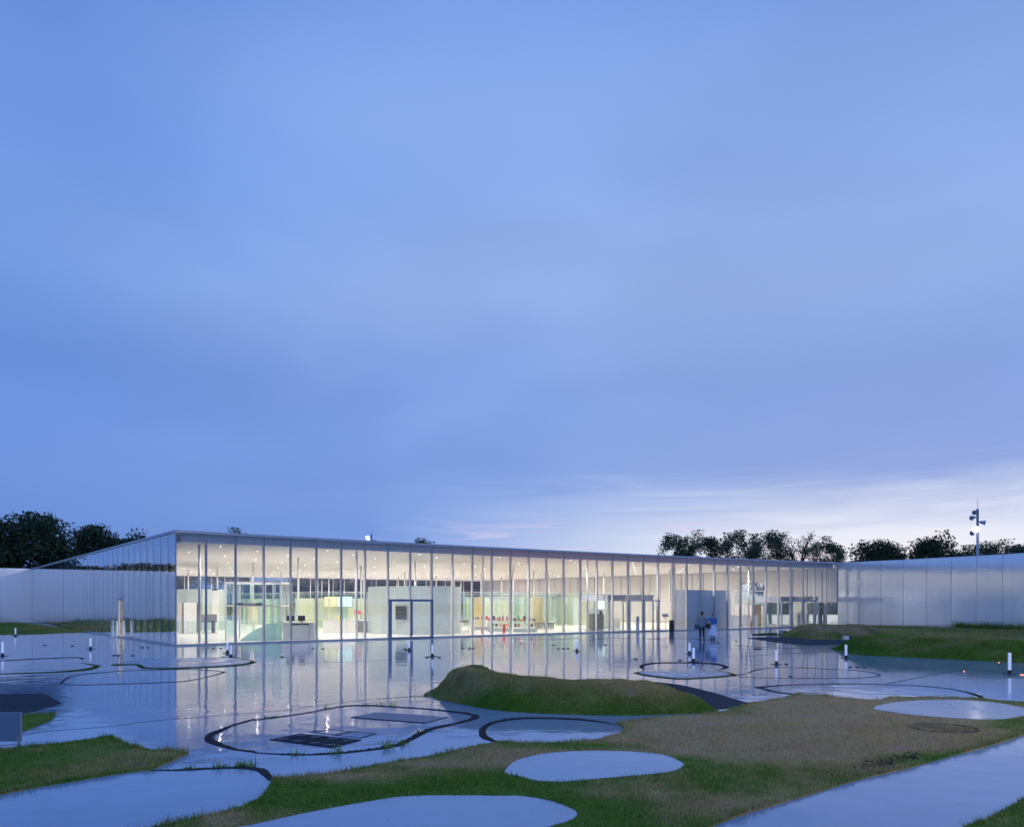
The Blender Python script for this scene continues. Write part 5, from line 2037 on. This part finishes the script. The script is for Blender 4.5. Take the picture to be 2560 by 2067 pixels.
# man: grey jacket, dark trousers, bag at his side
gm = G(1477, 1598.5) if False else G(1755.2, 1598.6)
aL = ((-.25, -.03, 1.16), (-.24, .03, .93), (-.24, .05, .86))
aR = ((.27, -.05, 1.17), (.20, .10, 1.02), (.13, .15, 1.0))
lL = ((-.115, .02, .48), (-.12, -.02, .09), (-.13, .12, .03))
lR = ((.105, .02, .48), (.12, -.02, .09), (.14, .12, .03))
man = figure('person in a grey jacket and dark trousers carrying a bag, facing the hall', gm, .12, 1.70, aL, aR, lL, lR)
J = [((0, 0, .92), (.175, .125)), ((0, 0, 1.10), (.16, .115)), ((0, 0, 1.30), (.18, .12)), ((0, -.01, 1.43), (.115, .085)), ((0, 0, .80), (.185, .135)),
     ((-.19, -.01, 1.40), (.075, .075)), (aL[0], (.06, .06)), (tuple(Vector(aL[1]) + Vector((0, 0, .03))), (.045, .045)),
     ((.19, -.01, 1.40), (.075, .075)), (aR[0], (.06, .06)), (aR[1], (.045, .045))]
skin_body('jacket', J, [(4, 0), (0, 1), (1, 2), (2, 3), (3, 5), (5, 6), (6, 7), (3, 8), (8, 9), (9, 10)], 'coat_grey', man, 0)
J = [((0, 0, .94), (.155, .115)), ((-.092, 0, .84), (.098, .10)), (lL[0], (.066, .068)), ((-.12, -.02, .12), (.05, .052)), ((.092, 0, .84), (.098, .10)), (lR[0], (.066, .068)), ((.12, -.02, .12), (.05, .052))]
skin_body('trousers', J, [(0, 1), (1, 2), (2, 3), (0, 4), (4, 5), (5, 6)], 'trousers_navy', man, 0)
skin_body('hair', [((0, -.015, 1.63), (.075, .085)), ((0, .0, 1.70), (.085, .10)), ((0, .01, 1.735), (.05, .06))], [(0, 1), (1, 2)], 'hair_dark', man, 1)
sh_ = MB()
for sx in (-1, 1):
    sh_.box((sx * .13, .06, .04), (.085, .26, .075))
sh_.build('shoes', 'black_metal', man)
face(man)
bg_ = thing('shoulder_bag', 'dark teal bag hanging at the side of the person in grey', 'bag', tuple(Vector(gm) + Vector((-.34, -.02, .62))), .1)
MB().box((0, 0, .18), (.26, .12, .36)).build('pouch', 'bag_teal', bg_)
MB().tube((-.1, 0, .35), (.08, .0, .78), .014, n=6).tube((.1, 0, .35), (.08, 0, .78), .014, n=6).build('strap', 'bag_black', bg_)

# woman: blue cardigan, long pale skirt, black handbag, one arm raised
gw = G(1782.5, 1599.3)
aL = ((-.30, .10, 1.24), (-.42, .28, 1.36), (-.47, .33, 1.40))
aR = ((.24, -.03, 1.15), (.16, .12, 1.02), (.08, .16, 1.02))
lL = ((-.085, .02, .48), (-.10, -.03, .09), (-.12, .10, .03))
lR = ((.085, .04, .48), (.09, .06, .09), (.11, .19, .03))
wom = figure('person in a blue cardigan and long pale pleated skirt pointing at the hall', gw, .25, 1.69, aL, aR, lL, lR, True)
J = [((0, 0, .92), (.17, .13)), ((0, 0, 1.10), (.155, .115)), ((0, 0, 1.30), (.175, .125)), ((0, -.01, 1.43), (.11, .085)),
     ((-.165, -.01, 1.40), (.075, .075)), (aL[0], (.058, .058)), (tuple(Vector(aL[1]) * .9 + Vector(aL[0]) * .1), (.042, .042)),
     ((.165, -.01, 1.40), (.075, .075)), (aR[0], (.058, .058)), (aR[1], (.042, .042))]
skin_body('cardigan', J, [(0, 1), (1, 2), (2, 3), (3, 4), (4, 5), (5, 6), (3, 7), (7, 8), (8, 9)], 'cardigan_blue', wom, 0)
sk_ = MB()
NS = 48
prof = [(.14, .98), (.175, .88), (.22, .72), (.27, .55), (.315, .38), (.345, .27)]
vs, fs = [], []
for i, (r_, z_) in enumerate(prof):
    amp = .012 + .028 * i / (len(prof) - 1)
    for k in range(NS):
        a_ = 2 * PI * k / NS
        rr = r_ + amp * math.cos(a_ * 12 + .4 * i)
        vs.append((rr * math.cos(a_) - .03 * i / 5, rr * .82 * math.sin(a_) - .01, z_ + (.03 * math.sin(a_ * 2) if i == len(prof) - 1 else 0)))
for i in range(len(prof) - 1):
    for k in range(NS):
        fs.append((i * NS + k, i * NS + (k + 1) % NS, (i + 1) * NS + (k + 1) % NS, (i + 1) * NS + k))
sk_.add(vs, fs)
sk_.build('skirt', 'skirt_lilac', wom, True)
skin_body('hair', [((0, -.03, 1.56), (.075, .07)), ((0, -.015, 1.65), (.092, .095)), ((0, .0, 1.715), (.082, .095)), ((0, .01, 1.745), (.05, .06))], [(0, 1), (1, 2), (2, 3)], 'hair_grey', wom, 1)
sh_ = MB()
sh_.box((-.11, .04, .035), (.075, .23, .065))
sh_.box((.10, .13, .035), (.075, .23, .065))
sh_.build('shoes', 'black_metal', wom)
face(wom)
bg_ = thing('handbag', 'black handbag held against the blue cardigan at hip height', 'handbag', tuple(Vector(gw) + Vector((-.33, -.04, .74))), .3)
MB().lathe([(.10, 0), (.17, .05), (.16, .22), (.10, .32)], 14).build('pouch', 'bag_black', bg_)
MB().tube((-.06, 0, .30), (.14, .02, .62), .013, n=6).build('strap', 'bag_black', bg_)
